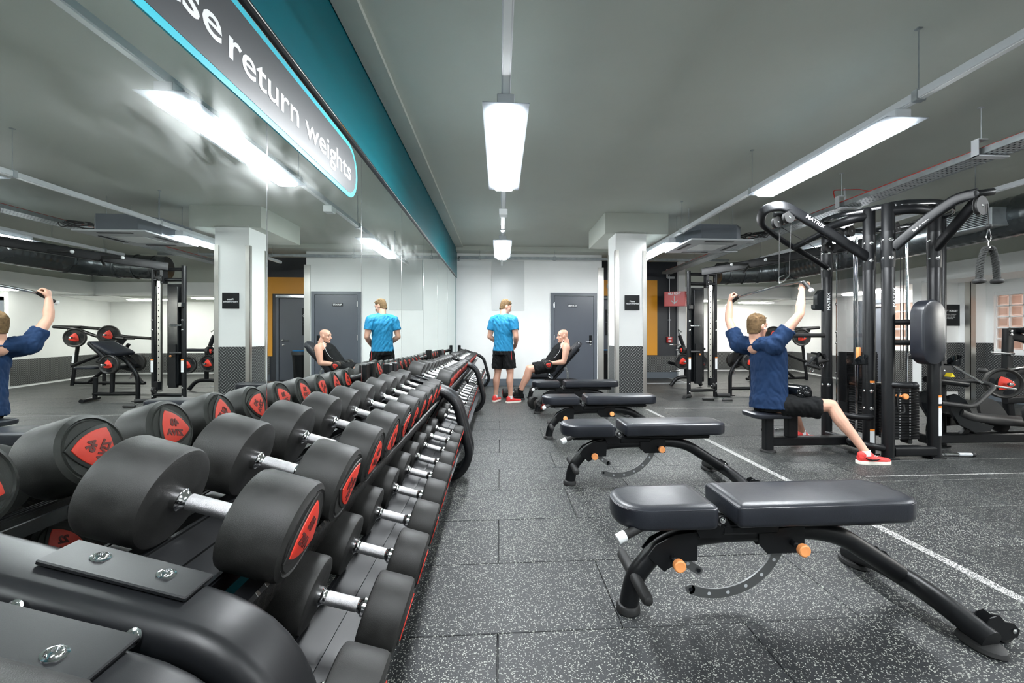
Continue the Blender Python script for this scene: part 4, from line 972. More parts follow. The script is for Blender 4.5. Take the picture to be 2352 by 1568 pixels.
# shroud
MB().bx(3.68, 3.684, 4.03, 4.44, .45, 2.10).build('shroud', 'smoked_acrylic', tw)
MB().cyl((3.665, 4.43, .25), (3.665, 4.43, 2.05), .007, 8).build('edge_rod', 'chrome', tw)
bolts([((3.66, 4.435, z), (-1, 0, 0), .009) for z in (.3, .75, 1.08, 1.2, 1.5, 1.95)], tw)
MB().rcyl((3.66, 4.14, .90), (3.66, 4.14, 1.04), .022, 14, .01).build('selector_knob', 'orange_knob', tw)
MB().cyl((3.66, 4.14, .5), (3.66, 4.14, .9), .006, 8).build('selector_rod', 'chrome', tw)
k = MB().rcyl((3.86, 3.925, .575), (3.86, 3.87, .575), .012, 12).build('pin_stem', 'orange_knob', tw)
MB().rcyl((3.895, 3.88, .572), (3.895, 3.85, .572), .028, 20, .008).build('orange_knob', 'orange_knob', k)
MB().tube(fillet([(3.80, 3.80, .70), (3.76, 3.82, .55), (3.80, 3.84, .42), (3.88, 3.85, .42), (3.87, 3.86, .50)], .05), .008, 8).build('pin_cord', 'rubber_plain', tw)
# horizontals
MB().tube([(3.69, 3.80, .05+.02), (4.09, 3.79, .07)], None, sec=rsec(.10, .09, .02)).build('base_rail', 'black_metal', tw)
MB().tube([(3.62, 4.0, .07), (3.60, 4.46, .07)], None, sec=rsec(.10, .09, .02)).build('base_rail', 'black_metal', tw)
MB().tube([(3.66, 3.79, .70), (3.68, 3.73, .70), (3.74, 3.69, .70), (3.78, 3.68, .70)], .030, 16).build('arm_stub', 'black_metal', tw)
MB().rcyl((3.77, 3.682, .70), (3.81, 3.672, .70), .035, 16).build('arm_cap', 'black_metal', tw)
MB().tube(fillet([(3.60, 3.93, .37), (3.58, 3.90, .37), (3.45, 3.92, .37), (3.36, 4.1, .37)], .06), .028, 14).build('foot_bar', 'black_metal', tw)
for z in (1.285, 1.095):
    MB().tube([(3.70, 3.78, z), (3.86, 3.68, z)], .026, 14).build('pad_arm', 'black_metal', tw)
# oval back pad, facing the camera side
M_ = Matrix.Translation((3.87, 3.62, 1.19))@Matrix.Rotation(math.radians(8), 4, 'Z')@Matrix(((1, 0, 0, 0), (0, 0, -1, 0), (0, 1, 0, 0), (0, 0, 0, 1)))
ov = []
for k in range(13): a = PI*k/12; ov.append((.134*math.cos(a), .158+.134*math.sin(a)))
for k in range(13): a = PI+PI*k/12; ov.append((.134*math.cos(a), -.158+.134*math.sin(a)))
MB().prism(ov, -.055, .055, M_, .022).build('oval_pad', 'vinyl', tw)
MB().bx(3.90, 4.09, 3.70, 3.78, .98, 1.4, .01).build('pad_bracket', 'black_metal', tw)
# bottle holders
for (x, y, z, a) in ((3.46, 3.88, .93, 0), (4.235, 3.72, .93, 0)):
    hb = MB(); n = 26; vs = []
    for i in range(n):
        an = 2*PI*i/n; h = .055+.035*math.cos(an-a)
        for r, zz in ((.05, 0), (.052, h), (.047, h), (.045, .005)): vs.append((x+r*math.cos(an), y+r*math.sin(an), z+zz-.04))
    hb.add(vs, [(4*i+j, 4*((i+1) % n)+j, 4*((i+1) % n)+j+1, 4*i+j+1) for i in range(n) for j in range(3)]+[tuple(4*i for i in range(n))[::-1]])
    hb.bx(x-.065, x+.065, y-.01, y+.04, z-.05, z-.035, .003).build('bottle_holder', 'gloss_black', tw)
# accessory handles on post D and the side hook
MB().prism([(3.48, 1.44), (3.57, 1.44), (3.57, 1.66), (3.52, 1.66), (3.475, 1.60), (3.475, 1.50), (3.45, 1.50), (3.45, 1.455)], -.03, .03, Matrix(((1, 0, 0, 0), (0, 0, -1, 4.5), (0, 1, 0, 0), (0, 0, 0, 1)))).build('phone_shelf', 'gloss_black', tw)
MB().tube([(3.56, 4.48, 1.16), (3.14, 4.44, 1.16)], .024, 14).build('side_handle', 'rubber_plain', tw)
MB().rcyl((3.15, 4.441, 1.16), (3.11, 4.437, 1.16), .026, 14).build('white_cap', 'white_plastic', tw)
MB().cyl((3.56, 4.47, .95), (3.36, 4.40, .97), .012, 10).build('accessory_hook', 'black_metal', tw)
# seat station
MB().bx(2.70, 3.56, 4.07, 4.15, .06, .145, .01).build('seat_rail', 'black_metal', tw)
MB().bx(2.63, 2.72, 4.07, 4.15, 0, .36, .012).build('seat_post', 'black_metal', tw)
MB().bx(2.86, 2.97, 4.07, 4.15, .14, .52, .012).build('knee_post', 'black_metal', tw)
MB().lathe([(.07, 0), (.075, .004), (.072, .016), (.055, .02)], Matrix.Translation((2.675, 4.11, 0)), 20).build('rubber_foot', 'rubber_plain', tw)
mb = MB(); pad(mb, 2.47, 2.86, 4.11, .15, .405, .055, .06, .06); mb.build('seat_pad', 'vinyl', tw)
rl = MB().tube([(2.92, y, .605) for y in (3.90, 3.905, 3.92, 4.27, 4.29, 4.295)], [.05, .066, .078, .078, .066, .05], 24).build('knee_roller', 'gloss_black', tw)
mb = MB()
for k in range(20):
    a = 2*PI*k/20; mb.tube([(2.92+.03*math.cos(a), 3.896, .605+.03*math.sin(a)), (2.92+.055*math.cos(a), 3.90, .605+.055*math.sin(a)), (2.92+.076*math.cos(a), 3.92, .605+.076*math.sin(a))], .004, 5)
mb.build('gathered_cover', 'gloss_black', rl); rl.children[0]['kind'] = 'stuff'
MB().sph((2.92, 3.892, .605), (.03, .018, .03), 14, 8).build('end_button', 'gloss_black', rl)
MB().tube(fillet([(3.56, 4.11, .1), (3.4, 3.95, .13), (3.48, 3.8, .12), (3.6, 3.8, .1)], .06), .032, 12).build('base_link', 'black_metal', tw)
# stickers
for (x, y, z0, z1, w) in ((PA[0], PA[1], .06, .25, .04), (PA[0], PA[1], .62, .72, .036), (PC[0], PC[1], .52, .60, .03), (PC[0], PC[1], .22, .50, .036)):
    an = -2.0 if x > 4 else -1.75
    an = -1.35 if (x > 4) else an
    vs = []; n = 5
    for i in range(n+1):
        a = an-.42+.84*i/n
        for z in (z0, z1): vs.append((x+.0525*math.cos(a), y+.0525*math.sin(a), z))
    st = MB().add(vs, [(2*i, 2*i+2, 2*i+3, 2*i+1) for i in range(n)]).build('warning_label', 'sticker_white', tw)
    vs = []
    for i in range(n+1):
        a = an-.42+.84*i/n
        for z in (z1-.02, z1): vs.append((x+.053*math.cos(a), y+.053*math.sin(a), z))
    MB().add(vs, [(2*i, 2*i+2, 2*i+3, 2*i+1) for i in range(n)]).build('label_band', 'sticker_orange', st)
# brand lettering
text('lettering', 'MATRIX', .048, 'letter_white', tw, (3.04, 3.934, 2.262), (.83, 0, -.50), (.5, -.2, .83), .01, fit=.21)
d_ = Vector((.17, -.26, .215)).normalized(); text('lettering', 'MATRIX', .048, 'letter_white', tw, (3.768, 3.545, 2.158), d_, (-.3, -.1, 1), .01, fit=.21)
text('lettering', 'MATRIX', .040, 'letter_white', tw, (3.672, 3.7475, 1.52), (0, 0, 1), (-1, .15, 0), 0, fit=.18)
text('lettering', 'MATRIX', .040, 'letter_white', tw, (3.585, 4.4385, 1.53), (0, 0, 1), (-1, .15, 0), 0, fit=.19)
# lat bar held by the man
lb = thing('pulldown_bar', 'wide black lat pulldown bar with white ends held overhead by the seated man', 'exercise bar', (2.80, 4.14, 1.66))
MB().tube(fillet([(2.545, 4.62, 1.50), (2.60, 4.50, 1.585), (2.80, 4.16, 1.66), (2.905, 3.92, 1.68), (2.93, 3.86, 1.60)], .06), .014, 12).build('bar', 'chrome', lb)
for a, b_ in (((2.545, 4.62, 1.50), (2.535, 4.64, 1.485)), ((2.93, 3.86, 1.60), (2.938, 3.84, 1.575))): MB().rcyl(a, b_, .021, 12, .003).build('white_end', 'white_plastic', lb)
for a, b_ in (((2.905, 3.92, 1.68), (2.93, 3.86, 1.60)), ((2.60, 4.50, 1.585), (2.545, 4.62, 1.50))): MB().cyl(a, b_, .018, 12).build('rubber_grip', 'rubber_plain', lb)
MB().tube(fillet([(2.835, 4.02, 1.745), (2.80, 4.05, 1.70), (2.81, 4.13, 1.68), (2.80, 4.12, 1.745), (2.82, 4.07, 1.76)], .02), .006, 8).build('yoke', 'chrome', lb)
# rope
rp = thing('tricep_rope', 'black twisted tricep rope hanging from the right boom of the cable tower', 'rope', (3.985, 3.235, 1.9))
MB().sph((3.985, 3.235, 2.055), (.024, .024, .019), 14, 8).build('stopper_ball', 'rubber_plain', rp)
MB().tube(fillet([(3.982, 3.235, 2.03), (3.962, 3.235, 1.96), (3.985, 3.235, 1.925), (4.008, 3.235, 1.96), (3.99, 3.235, 2.03)], .012, 4, True), .0045, 8, closed=True).build('carabiner', 'chrome', rp)
MB().tube([(3.985, 3.235, 1.93), (3.985, 3.235, 1.88)], .006, 8).tube([(3.955, 3.235, 1.875), (4.015, 3.235, 1.882)], .013, 10).build('yoke', 'chrome', rp)
def twist(mb, P, r, turns):
    P = dens(P, .006); m = len(P)
    for s_ in range(3):
        pts = []
        for i, p in enumerate(P):
            t = (P[min(i+1, m-1)]-P[max(i-1, 0)]).normalized(); u = t.cross(Vector((0, 1, 0))).normalized(); v = t.cross(u)
            a = 2*PI*(i/m*turns+s_/3); pts.append(p+u*r*math.cos(a)+v*r*math.sin(a))
        mb.tube(pts, r*1.02, 7)
for s_, ex in ((-1, -.085), (1, .075)):
    e_ = Vector((3.985+ex, 3.235, 1.60))
    mb = MB(); twist(mb, fillet([(3.985+s_*.01, 3.235, 1.875), (3.985+s_*.035, 3.235, 1.868), (3.985+ex*.85, 3.235, 1.77), e_], [0, .03, .08, 0], 6), .0125, 5.5); mb.build('rope_strand', 'rope', rp)
    MB().lathe([(.012, .03), (.036, .022), (.044, .006), (.040, -.008), (.02, -.014)][::-1], Matrix.Translation(e_), 20).build('rope_stopper', 'rubber_plain', rp)
# loose attachments
def handle_attach(lab, p, ang, z=0, mono=False):
    t = thing('cable_attachment', lab, 'handle', p); R = Matrix.Rotation(ang, 3, 'Z')
    q = lambda x, y, zz: Vector(p)+R@Vector((x, y, zz))
    MB().tube([q(0, 0, .022), q(.17, 0, .022)], .014, 12).build('shaft', 'chrome', t)
    MB().rcyl(q(.16, 0, .022), q(.29, 0, .022), .018, 14).build('grip', 'light_metal', t)
    MB().rcyl(q(.28, 0, .023), q(.31, 0, .023), .022, 14).build('end_cap', 'rubber_plain', t)
    MB().rcyl(q(-.15, .02, .022), q(-.02, 0, .022), .016, 12).build('rubber_grip', 'rubber_plain', t)
    MB().tube([q(-.02, .03, .024), q(.03, -.02, .024), q(.05, .03, .024), q(0, .03, .024)], .008, 8).build('swivel', 'chrome', t)
    return t
handle_attach('chrome cable handle lying on the floor right of the cable tower', (4.22, 3.83, 0), -.12)
handle_attach('chrome cable handle lying on the floor behind the seated man', (3.30, 4.95, 0), .1)
# bunch of hanging attachments
for lab, off, rot in (('black padded strap with metal ring hanging on the tower hook, frontmost', (0, -.03, 0), .3), ('short black double-grip handle hanging on the tower hook, middle one', (.06, .0, .05), -.2), ('black rubber grip hanging on the tower hook, closest to the post', (.13, .03, .03), .6)):
    t = thing('cable_attachment', lab, 'handle', (3.38+off[0], 4.40+off[1], .93+off[2]), 'attachments hanging on the tower hook')
    c = Vector((3.38+off[0], 4.40+off[1], .93+off[2])); R = Matrix.Rotation(rot, 3, 'Y')
    MB().tube([c, c+R@Vector((-.06, 0, -.10))], None, sec=rsec(.035, .006, .002)).tube([c, c+R@Vector((.06, 0, -.10))], None, sec=rsec(.035, .006, .002)).build('strap', 'black_cloth', t)
    MB().rcyl(c+R@Vector((-.085, 0, -.105)), c+R@Vector((.085, 0, -.105)), .019, 14).build('grip', 'rubber_plain', t)
    MB().tube([c+R@Vector((-.0+.02*math.cos(a), 0, -.15+.02*math.sin(a))) for a in [i*PI/6 for i in range(12)]], .0035, 6, closed=True).build('ring', 'chrome', t)
# ================================================================ second rig: cable column with pull-up beam
def column_rig(lab, x, y, ang, loc):
    t = thing('cable_column', lab, 'cable machine', loc)
    R = Matrix.Rotation(ang, 3, 'Z'); o = Vector(loc)
    q = lambda a, b, c: o+R@Vector((a, b, c))
    for a in (-.27, .27):
        MB().tube([q(a, 0, 0), q(a, 0, 2.36)], .036, 16).build('post', 'black_metal', t)
    def B(nm, x0, x1, y0, y1, z0, z1, m, bev=.004):
        MB().box(q((x0+x1)/2, (y0+y1)/2, (z0+z1)/2), (x1-x0, y1-y0, z1-z0), R.to_4x4(), bev).build(nm, m, t)
    B('shroud', -.20, .06, .03, .12, .28, 2.05, 'gloss_black'); B('shroud', -.17, .0, -.02, .03, .3, 2.0, 'gloss_black')
    B('weight_stack', -.15, -.02, -.04, .03, .25, 1.0, 'black_metal')
    B('adjust_rail', .11, .17, -.05, 0, .18, 2.1, 'steel')
    mb = MB()
    for k in range(18):
        c = q(.14, -.0515, .28+k*.10); d = R@Vector((0, -1, 0)); mb.cyl(c, c+d*.001, .011, 10)
    mb.build('rail_holes', 'sign_black', t, stuff=True)
    B('side_panel', .20, .235, -.03, .10, .25, 2.0, 'gloss_black')
    for z in (.12, 2.12, 2.30):
        MB().tube([q(-.27, 0, z), q(.27, 0, z)], .03, 14).build('cross_tube', 'black_metal', t)
    MB().tube(fillet([q(-.27, -.05, .03), q(-.42, -.12, .03), q(-.5, -.25, .03)], .08), .035, 12).build('foot', 'rubber_plain', t)
    MB().tube(fillet([q(.27, -.05, .03), q(.4, -.06, .03), q(.5, -.12, .03)], .08), .035, 12).build('foot', 'rubber_plain', t)
    B('carriage', .09, .19, -.12, -.04, .22, .36, 'black_metal'); pulley(t, q(.14, -.13, .22), R@Vector((1, 0, 0)), .05)
    B('head_bracket', .06, .12, -.05, .05, 2.05, 2.3, 'black_metal'); pulley(t, q(.10, -.08, 2.14), R@Vector((1, 0, 0)), .05)
    for z, ln, m in ((1.33, .12, 'chrome'), (.85, .15, 'rubber_plain')): MB().rcyl(q(-.24, -.02, z), q(-.10, -.10, z), .02, 12).build('peg', m, t)
    for z in (.1, .25, 1.25, 1.42): bolts([(q(a, -.037, z), R@Vector((0, -1, 0)), .014) for a in (-.27, .27)], t)
    for a in (-.27, .27):
        st = MB().box(q(a, -.037, .62), (.045, .004, .20), R.to_4x4()).build('warning_label', 'sticker_white', t)
        MB().box(q(a, -.038, .735), (.045, .004, .02), R.to_4x4()).build('label_band', 'sticker_orange', st)
    MB().sph(q(.16, -.10, .30), .02, 10, 6).build('orange_knob', 'orange_knob', t)
    MB().sph(q(-.08, -.06, .80), .018, 10, 6).build('orange_knob', 'orange_knob', t)
    MB().box(q(-.27, -.06, 1.68), (.08, .07, .09), R.to_4x4(), .01).build('hook', 'gloss_black', t)
    # ankle/rope gear on the floor
    return t
cc = column_rig('tall narrow black cable column with a perforated steel rail behind the bench row', 0, 0, .1, (3.79, 7.80, 0))
MB().tube([(3.78, 7.76, 2.34), (4.15, 7.35, 2.37), (5.25, 5.65, 2.48)], None, sec=rsec(.07, .14, .012)).build('pull_up_beam', 'black_metal', cc)
for k, (px_, py_) in enumerate(((4.32, 7.1), (4.62, 6.62))):
    for s_ in (-1, 1):
        MB().tube([(px_, py_, 2.385), (px_+s_*.30, py_-s_*.10-.05, 2.385+.0)], .019, 12).build('pull_up_grip', 'rubber_plain', cc)
        MB().sph((px_+s_*.31, py_-s_*.105-.05, 2.385), .026, 12, 8).build('grip_end', 'white_plastic', cc)
MB().tube([(4.3, 7.12, 2.36), (4.1, 6.95, 2.22)], .02, 10).build('pull_up_grip', 'rubber_plain', cc)
text('lettering', 'MATRIX', .06, 'letter_white', cc, (4.52, 6.74, 2.42), (.545, -.838, .06), (0, 0, 1), .01, fit=.3)
MB().bx(5.17, 5.25, 5.67, 5.75, 0, 2.46, .01).build('beam_post', 'black_metal', cc)
# rope handles on floor by column
t = thing('cable_attachment', 'black grips and clips lying at the foot of the narrow cable column', 'handle', (3.75, 7.35, 0))
MB().rcyl((3.58, 7.35, .025), (3.78, 7.33, .025), .022, 12).build('grip', 'rubber_plain', t); MB().rcyl((3.86, 7.2, .025), (4.04, 7.2, .025), .02, 12).build('grip', 'rubber_plain', t)
MB().tube([(3.78, 7.33, .025), (3.88, 7.3, .06), (3.94, 7.2, .03)], .008, 8).build('clip', 'chrome', t)
# ================================================================ plate loaded machines
def wplate(name_t, c, ax, r=.17, w=.03, red=True):
    c = Vector(c); ax = Vector(ax).normalized(); M = Matrix.Translation(c)@Vector((0, 0, 1)).rotation_difference(ax).to_matrix().to_4x4()
    p = MB().lathe([(r*.2, -w), (r*.93, -w), (r, -w*.7), (r, w*.7), (r*.93, w), (r*.86, w*.8), (r*.80, w*.4), (r*.45, w*.4), (r*.40, w), (.024, w)], M, 30).build('weight_disc', 'rubber', name_t)
    for k in range(3):
        a = k*2*PI/3+.5; M2 = M@Matrix.Rotation(a, 4, 'Z')
        MB().prism([(r*.5+r*.22*math.cos(t)*.7+r*.12, r*.30*math.sin(t)) for t in [i*PI/6 for i in range(12)]], w*.38, w*.5, M2).build('grip_hole', 'light_metal' if not red else 'sign_black', p)
    MB().prism(reul(r*.52), w*.9, w*1.12, M, .002).build('badge', 'red_badge', p)
    MB().rcyl(c-ax*.02, c+ax*(w+.12), .022, 14).build('sleeve', 'chrome', p)
    return p
def frame(t, lst, r=.035, sec=None):
    for P in lst: MB().tube(fillet(P, .12, 5), r if sec is None else None, 12, sec=sec).build('frame_tube', 'black_metal', t)
# preacher curl
pc = thing('preacher_curl_machine', 'black plate-loaded preacher curl machine with a slanted pad, behind the seated man', 'exercise machine', (4.8, 7.95, 0))
sq = rsec(.07, .07, .02)
frame(pc, [[(4.42, 7.95, 0), (4.42, 7.95, .45), (4.62, 7.95, .72), (4.75, 7.95, .80)], [(4.42, 7.95, .13), (5.15, 7.95, .13)], [(4.85, 7.95, .13), (4.83, 7.95, .70)], [(5.13, 7.95, .05), (5.12, 7.95, .42)], [(5.13, 7.70, .04), (5.25, 8.15, .04)], [(4.62, 7.75, .60), (5.02, 7.72, 1.02)], [(4.62, 8.2, .60), (5.02, 8.18, 1.02)], [(5.02, 7.72, 1.02), (5.02, 8.18, 1.02)], [(4.62, 7.75, .60), (4.62, 8.2, .60)]], .034)
MB().lathe([(.09, 0), (.09, .012), (.05, .016)], Matrix.Translation((4.42, 7.95, 0)), 20).build('foot_plate', 'black_metal', pc)
R_ = Matrix.Rotation(math.radians(-28), 3, 'Y')
mb = MB(); pad(mb, 4.62, 5.06, 7.95, .24, .97, .07, .06, .06, R_, Vector((4.85, 7.95, .92))); mb.build('arm_pad', 'vinyl', pc)
mb = MB(); pad(mb, 5.02, 5.38, 7.95, .15, .62, .05, .07, .07); mb.build('seat_pad', 'vinyl', pc)
wplate(pc, (4.66, 7.68, .66), (0, -1, 0), .16); wplate(pc, (4.66, 8.22, .66), (0, 1, 0), .16)
MB().box((4.80, 7.715, .80), (.16, .004, .014), Matrix.Rotation(math.radians(-46), 3, 'Y').to_4x4()).build('yellow_stripe', 'yellow', pc)
MB().cyl((4.5, 7.95, .5), (4.38, 7.75, .42), .018, 10).build('lever', 'chrome', pc)
# incline press
ip = thing('incline_press_machine', 'black plate-loaded incline press machine against the far right wall', 'exercise machine', (7.1, 10.2, 0))
frame(ip, [[(7.85, 10.45, 0), (7.72, 10.45, .95), (7.88, 10.4, 1.32)], [(7.2, 10.5, .0), (7.2, 10.5, 1.28)], [(7.85, 10.45, .45), (7.15, 10.4, .72), (7.15, 10.4, 1.1), (7.1, 10.4, 1.25)], [(7.85, 10.5, .06), (6.15, 10.3, .06)], [(7.5, 10.45, .06), (6.7, 10.35, .68), (6.5, 10.3, .95)], [(7.3, 10.45, .55), (6.4, 10.3, .35), (6.2, 10.3, .06)], [(7.9, 10.1, 1.34), (7.4, 10.05, 1.30), (6.9, 10.0, 1.12), (6.25, 9.9, 1.08)], [(7.9, 10.7, 1.34), (7.4, 10.7, 1.30), (6.9, 10.65, 1.12), (6.25, 10.6, 1.08)], [(7.9, 10.1, 1.34), (7.9, 10.7, 1.34)]], .036)
R_ = Matrix.Rotation(math.radians(52), 3, 'Y')
mb = MB(); pad(mb, 6.55, 7.2, 10.35, .14, .85, .07, .06, .06, R_, Vector((6.9, 10.35, .80))); mb.build('back_pad', 'vinyl', ip)
mb = MB(); pad(mb, 6.35, 6.75, 10.33, .15, .50, .06, .06, .06); mb.build('seat_pad', 'vinyl', ip)
wplate(ip, (7.35, 9.98, 1.10), (-.2, -1, 0), .21, .025); wplate(ip, (6.60, 9.92, 1.16), (-.2, -1, 0), .21, .025)
st = MB().box((7.79, 10.41, .62), (.045, .01, .2), Matrix.Rotation(-.1, 3, 'Y').to_4x4()).build('warning_label', 'sticker_white', ip)
for y in (9.9, 10.6): MB().rcyl((6.3, y, 1.08), (6.05, y, 1.08), .024, 12).build('press_grip', 'rubber_plain', ip)
# leg machine behind the column rig
lm = thing('leg_curl_machine', 'black plate-loaded machine with red-hubbed discs half hidden behind the narrow cable column', 'exercise machine', (4.15, 9.3, 0))
frame(lm, [[(4.15, 9.3, .25), (4.15, 9.3, .75), (4.0, 9.3, 1.15)], [(3.8, 9.3, .03), (3.95, 9.3, .22), (4.35, 9.3, .22), (4.5, 9.3, .03)], [(4.15, 9.3, .45), (3.75, 9.3, .55)]], .04)
mb = MB(); pad(mb, 4.0, 4.55, 9.3, .15, .88, .06, .06, .06); mb.build('seat_pad', 'vinyl', lm)
wplate(lm, (3.98, 9.1, .58), (0, -1, 0), .17); wplate(lm, (4.38, 9.1, .55), (0, -1, 0), .17); wplate(lm, (4.0, 9.16, .83), (-1, -.2, 0), .10)
for z in (.94, .36): MB().rcyl((3.99, 9.25, z), (3.72, 9.2, z), .012, 10).build('peg', 'chrome', lm)
MB().tube([(4.0, 9.3, 1.15), (3.96, 9.26, 1.28), (4.02, 9.24, 1.22)], .014, 8).build('handle', 'chrome', lm)
# low row beside tower
lr = thing('low_row_machine', 'black seated low row machine on the right of the cable tower', 'exercise machine', (5.0, 4.1, 0))
frame(lr, [[(4.62, 4.2, .98), (4.62, 4.2, .0)]], .03)
MB().bx(4.28, 6.4, 4.02, 4.12, .07, .16, .01).build('base_rail', 'black_metal', lr)
MB().lathe([(.09, -.02), (.09, .02)], Matrix.Translation((4.33, 4.0, .20))@Matrix.Rotation(PI/2, 4, 'X')@Matrix.Diagonal((.7, 1.6, 1, 1)), 20).build('pulley_cover', 'gloss_black', lr)
MB().bx(4.82, 4.90, 4.03, 4.11, .15, .34, .01).prism([(4.68, .15), (4.86, .31), (4.86, .27), (4.76, .15)], 4.05, 4.09, Matrix(((1, 0, 0, 0), (0, 0, 1, 0), (0, 1, 0, 0), (0, 0, 0, 1)))).build('seat_support', 'black_metal', lr)
mb = MB()
mb.tube(fillet([(4.55, 4.05, .40), (4.66, 4.05, .35), (5.1, 4.1, .29), (5.62, 4.18, .24)], .08), None, sec=rsec(.08, .28, .035), up=(0, 1, 0)); mb.build('seat_rail_pad', 'rubber_plain', lr)
sh = MB(); vs = []; n = 16
prof = [(4.42, .56), (4.44, .42), (4.53, .28), (4.70, .20), (4.86, .21), (4.90, .26), (4.74, .30), (4.66, .40), (4.60, .52), (4.50, .58)]
MB().prism(prof, 3.93, 3.96, Matrix(((1, 0, 0, 0), (0, 0, 1, 0), (0, 1, 0, 0), (0, 0, 0, 1)))).build('side_shell', 'gloss_black', lr)
MB().prism(prof, 4.22, 4.25, Matrix(((1, 0, 0, 0), (0, 0, 1, 0), (0, 1, 0, 0), (0, 0, 0, 1)))).build('side_shell', 'gloss_black', lr)
ft = [(5.32+.15*math.cos(a)-.10*math.sin(a), .30+.19*math.sin(a)) for a in [i*PI/10 for i in range(20)]]
for y in (3.86, 4.26):
    MB().prism(ft, y, y+.03, Matrix(((1, 0, 0, 0), (0, 0, 1, 0), (0, 1, 0, 0), (0, 0, 0, 1)))).build('foot_plate', 'rubber_plain', lr)
MB().tube(fillet([(4.3, 3.9, .50), (4.62, 3.88, .46), (4.95, 3.95, .66), (4.85, 4.1, .70), (4.4, 4.1, .66)], .08), .022, 12).build('handle_bar', 'rubber_plain', lr)
MB().tube([(4.93, 4.0, .66), (5.35, 4.1, .60)], .012, 10).tube([(4.6, 4.1, .88), (4.86, 4.0, .68)], .010, 8).build('chrome_link', 'chrome', lr)
MB().tube([(4.3, 4.05, .72), (4.75, 4.05, .66)], .03, 12).tube([(4.28, 4.2, .93), (4.62, 4.2, .93)], .022, 12).build('upper_arm', 'black_metal', lr)
pulley(lr, (4.52, 4.08, .80), (0, -1, 0), .095, .015, 'disc_cover')
MB().prism([(4.50, .745), (4.545, .745), (4.522, .785)], 3.985, 4.05, Matrix(((1, 0, 0, 0), (0, 0, 1, 0), (0, 1, 0, 0), (0, 0, 0, 1)))).build('warning_triangle', 'yellow', lr)
MB().sph((4.98, 4.1, .80), (.05, .035, .028), 12, 8).build('end_ball', 'rubber_plain', lr)
# plate loaded machine at the right edge
rm = thing('plate_loaded_press', 'black machine at the right edge with a large red-hubbed disc', 'exercise machine', (6.6, 5.3, 0))
frame(rm, [[(6.68, 5.2, 1.25), (6.66, 5.2, .62), (6.72, 5.25, .45), (6.84, 5.3, 0)], [(6.70, 5.2, 1.15), (6.85, 5.15, 1.12), (7.1, 5.1, .95)], [(6.60, 5.2, .62), (6.95, 5.2, .70)], [(6.7, 5.25, .3), (7.1, 5.2, .32)], [(6.3, 5.3, .04), (7.2, 5.3, .04)]], None, sec=rsec(.08, .10, .02))
mb = MB(); pad(mb, 6.78, 7.3, 5.15, .18, 1.26, .08, .05, .05); mb.build('shoulder_pad', 'gloss_black', rm)
wplate(rm, (6.38, 5.02, .55), (-.45, -1, 0), .19, .04); wplate(rm, (6.50, 5.1, .56), (-.45, -1, 0), .17, .03)
MB().rcyl((6.66, 5.12, .92), (6.30, 5.08, .94), .016, 12).build('catch_peg', 'chrome', rm)
MB().rcyl((6.62, 5.15, .72), (6.95, 5.1, .76), .02, 12).build('chrome_arm', 'chrome', rm)
bolts([((6.67, 5.148, 1.17), (-.2, -1, 0), .014), ((6.67, 5.148, 1.21), (-.2, -1, 0), .014), ((6.67, 5.15, .9), (0, -1, 0), .012)], rm)
# ================================================================ people
def ring(c, ax, ay, n=16):
    c = Vector(c); ax = Vector(ax); ay = Vector(ay)
    return [c+ax*math.cos(2*PI*k/n)+ay*math.sin(2*PI*k/n) for k in range(n)]
def loft(mb, rings):
    n = len(rings[0]); vs = [v for r in rings for v in r]; fs = []
    for i in range(len(rings)-1):
        for k in range(n): fs.append((i*n+k, i*n+(k+1) % n, (i+1)*n+(k+1) % n, (i+1)*n+k))
    fs.append(tuple(range(n))[::-1]); fs.append(tuple((len(rings)-1)*n+k for k in range(n)))
    mb.add(vs, fs)
def limb(mb, P, R, n=12):
    """smooth tapered limb with ball ends"""
    P = [Vector(p) for p in P]; pts = []; rs = []
    for i in range(len(P)-1):
        for k in range(6):
            t = k/6; pts.append(P[i].lerp(P[i+1], t)); rs.append(R[i]*(1-t)+R[i+1]*t)
    pts.append(P[-1]); rs.append(R[-1])
    # smooth the corners
    for _ in range(3):
        q = [p.copy() for p in pts]
        for i in range(1, len(pts)-1): q[i] = (pts[i-1]+pts[i]*2+pts[i+1])/4
        pts = q
    mb.tube(pts, rs, n); mb.sph(pts[0], rs[0]*.99, 10, 8); mb.sph(pts[-1], rs[-1]*.99, 10, 8)
from mathutils import noise as _nz
def remesh(mb, name, mt, parent, vox=.008, smooth=6, label=None, wr=0, fr=(11, 11, 4)):
    ob = mb.build(name, mt, parent, sharp=0)
    m = ob.modifiers.new('r', 'REMESH'); m.mode = 'VOXEL'; m.voxel_size = vox; m.use_smooth_shade = True
    if smooth: s_ = ob.modifiers.new('s', 'SMOOTH'); s_.iterations = smooth; s_.factor = .5
    bpy.context.view_layer.update()
    dg = bpy.context.evaluated_depsgraph_get(); me = bpy.data.meshes.new_from_object(ob.evaluated_get(dg))
    ob.modifiers.clear(); ob.data = me; me.materials.clear(); me.materials.append(MT[mt])
    me.polygons.foreach_set('use_smooth', [True]*len(me.polygons))
    if wr:
        nv = [(v.co.copy(), v.normal.copy()) for v in me.vertices]
        for v, (c, n) in zip(me.vertices, nv):
            q = Vector((c.x*fr[0]+c.z*5, c.y*fr[1]+c.z*2, c.z*fr[2])); w = _nz.noise(q*1.3)+.5*_nz.noise(q*2.9)
            v.co = c+n*(wr*(abs(w)*1.6-.35))
        me.update()
    if label: ob['label'] = label
    return ob
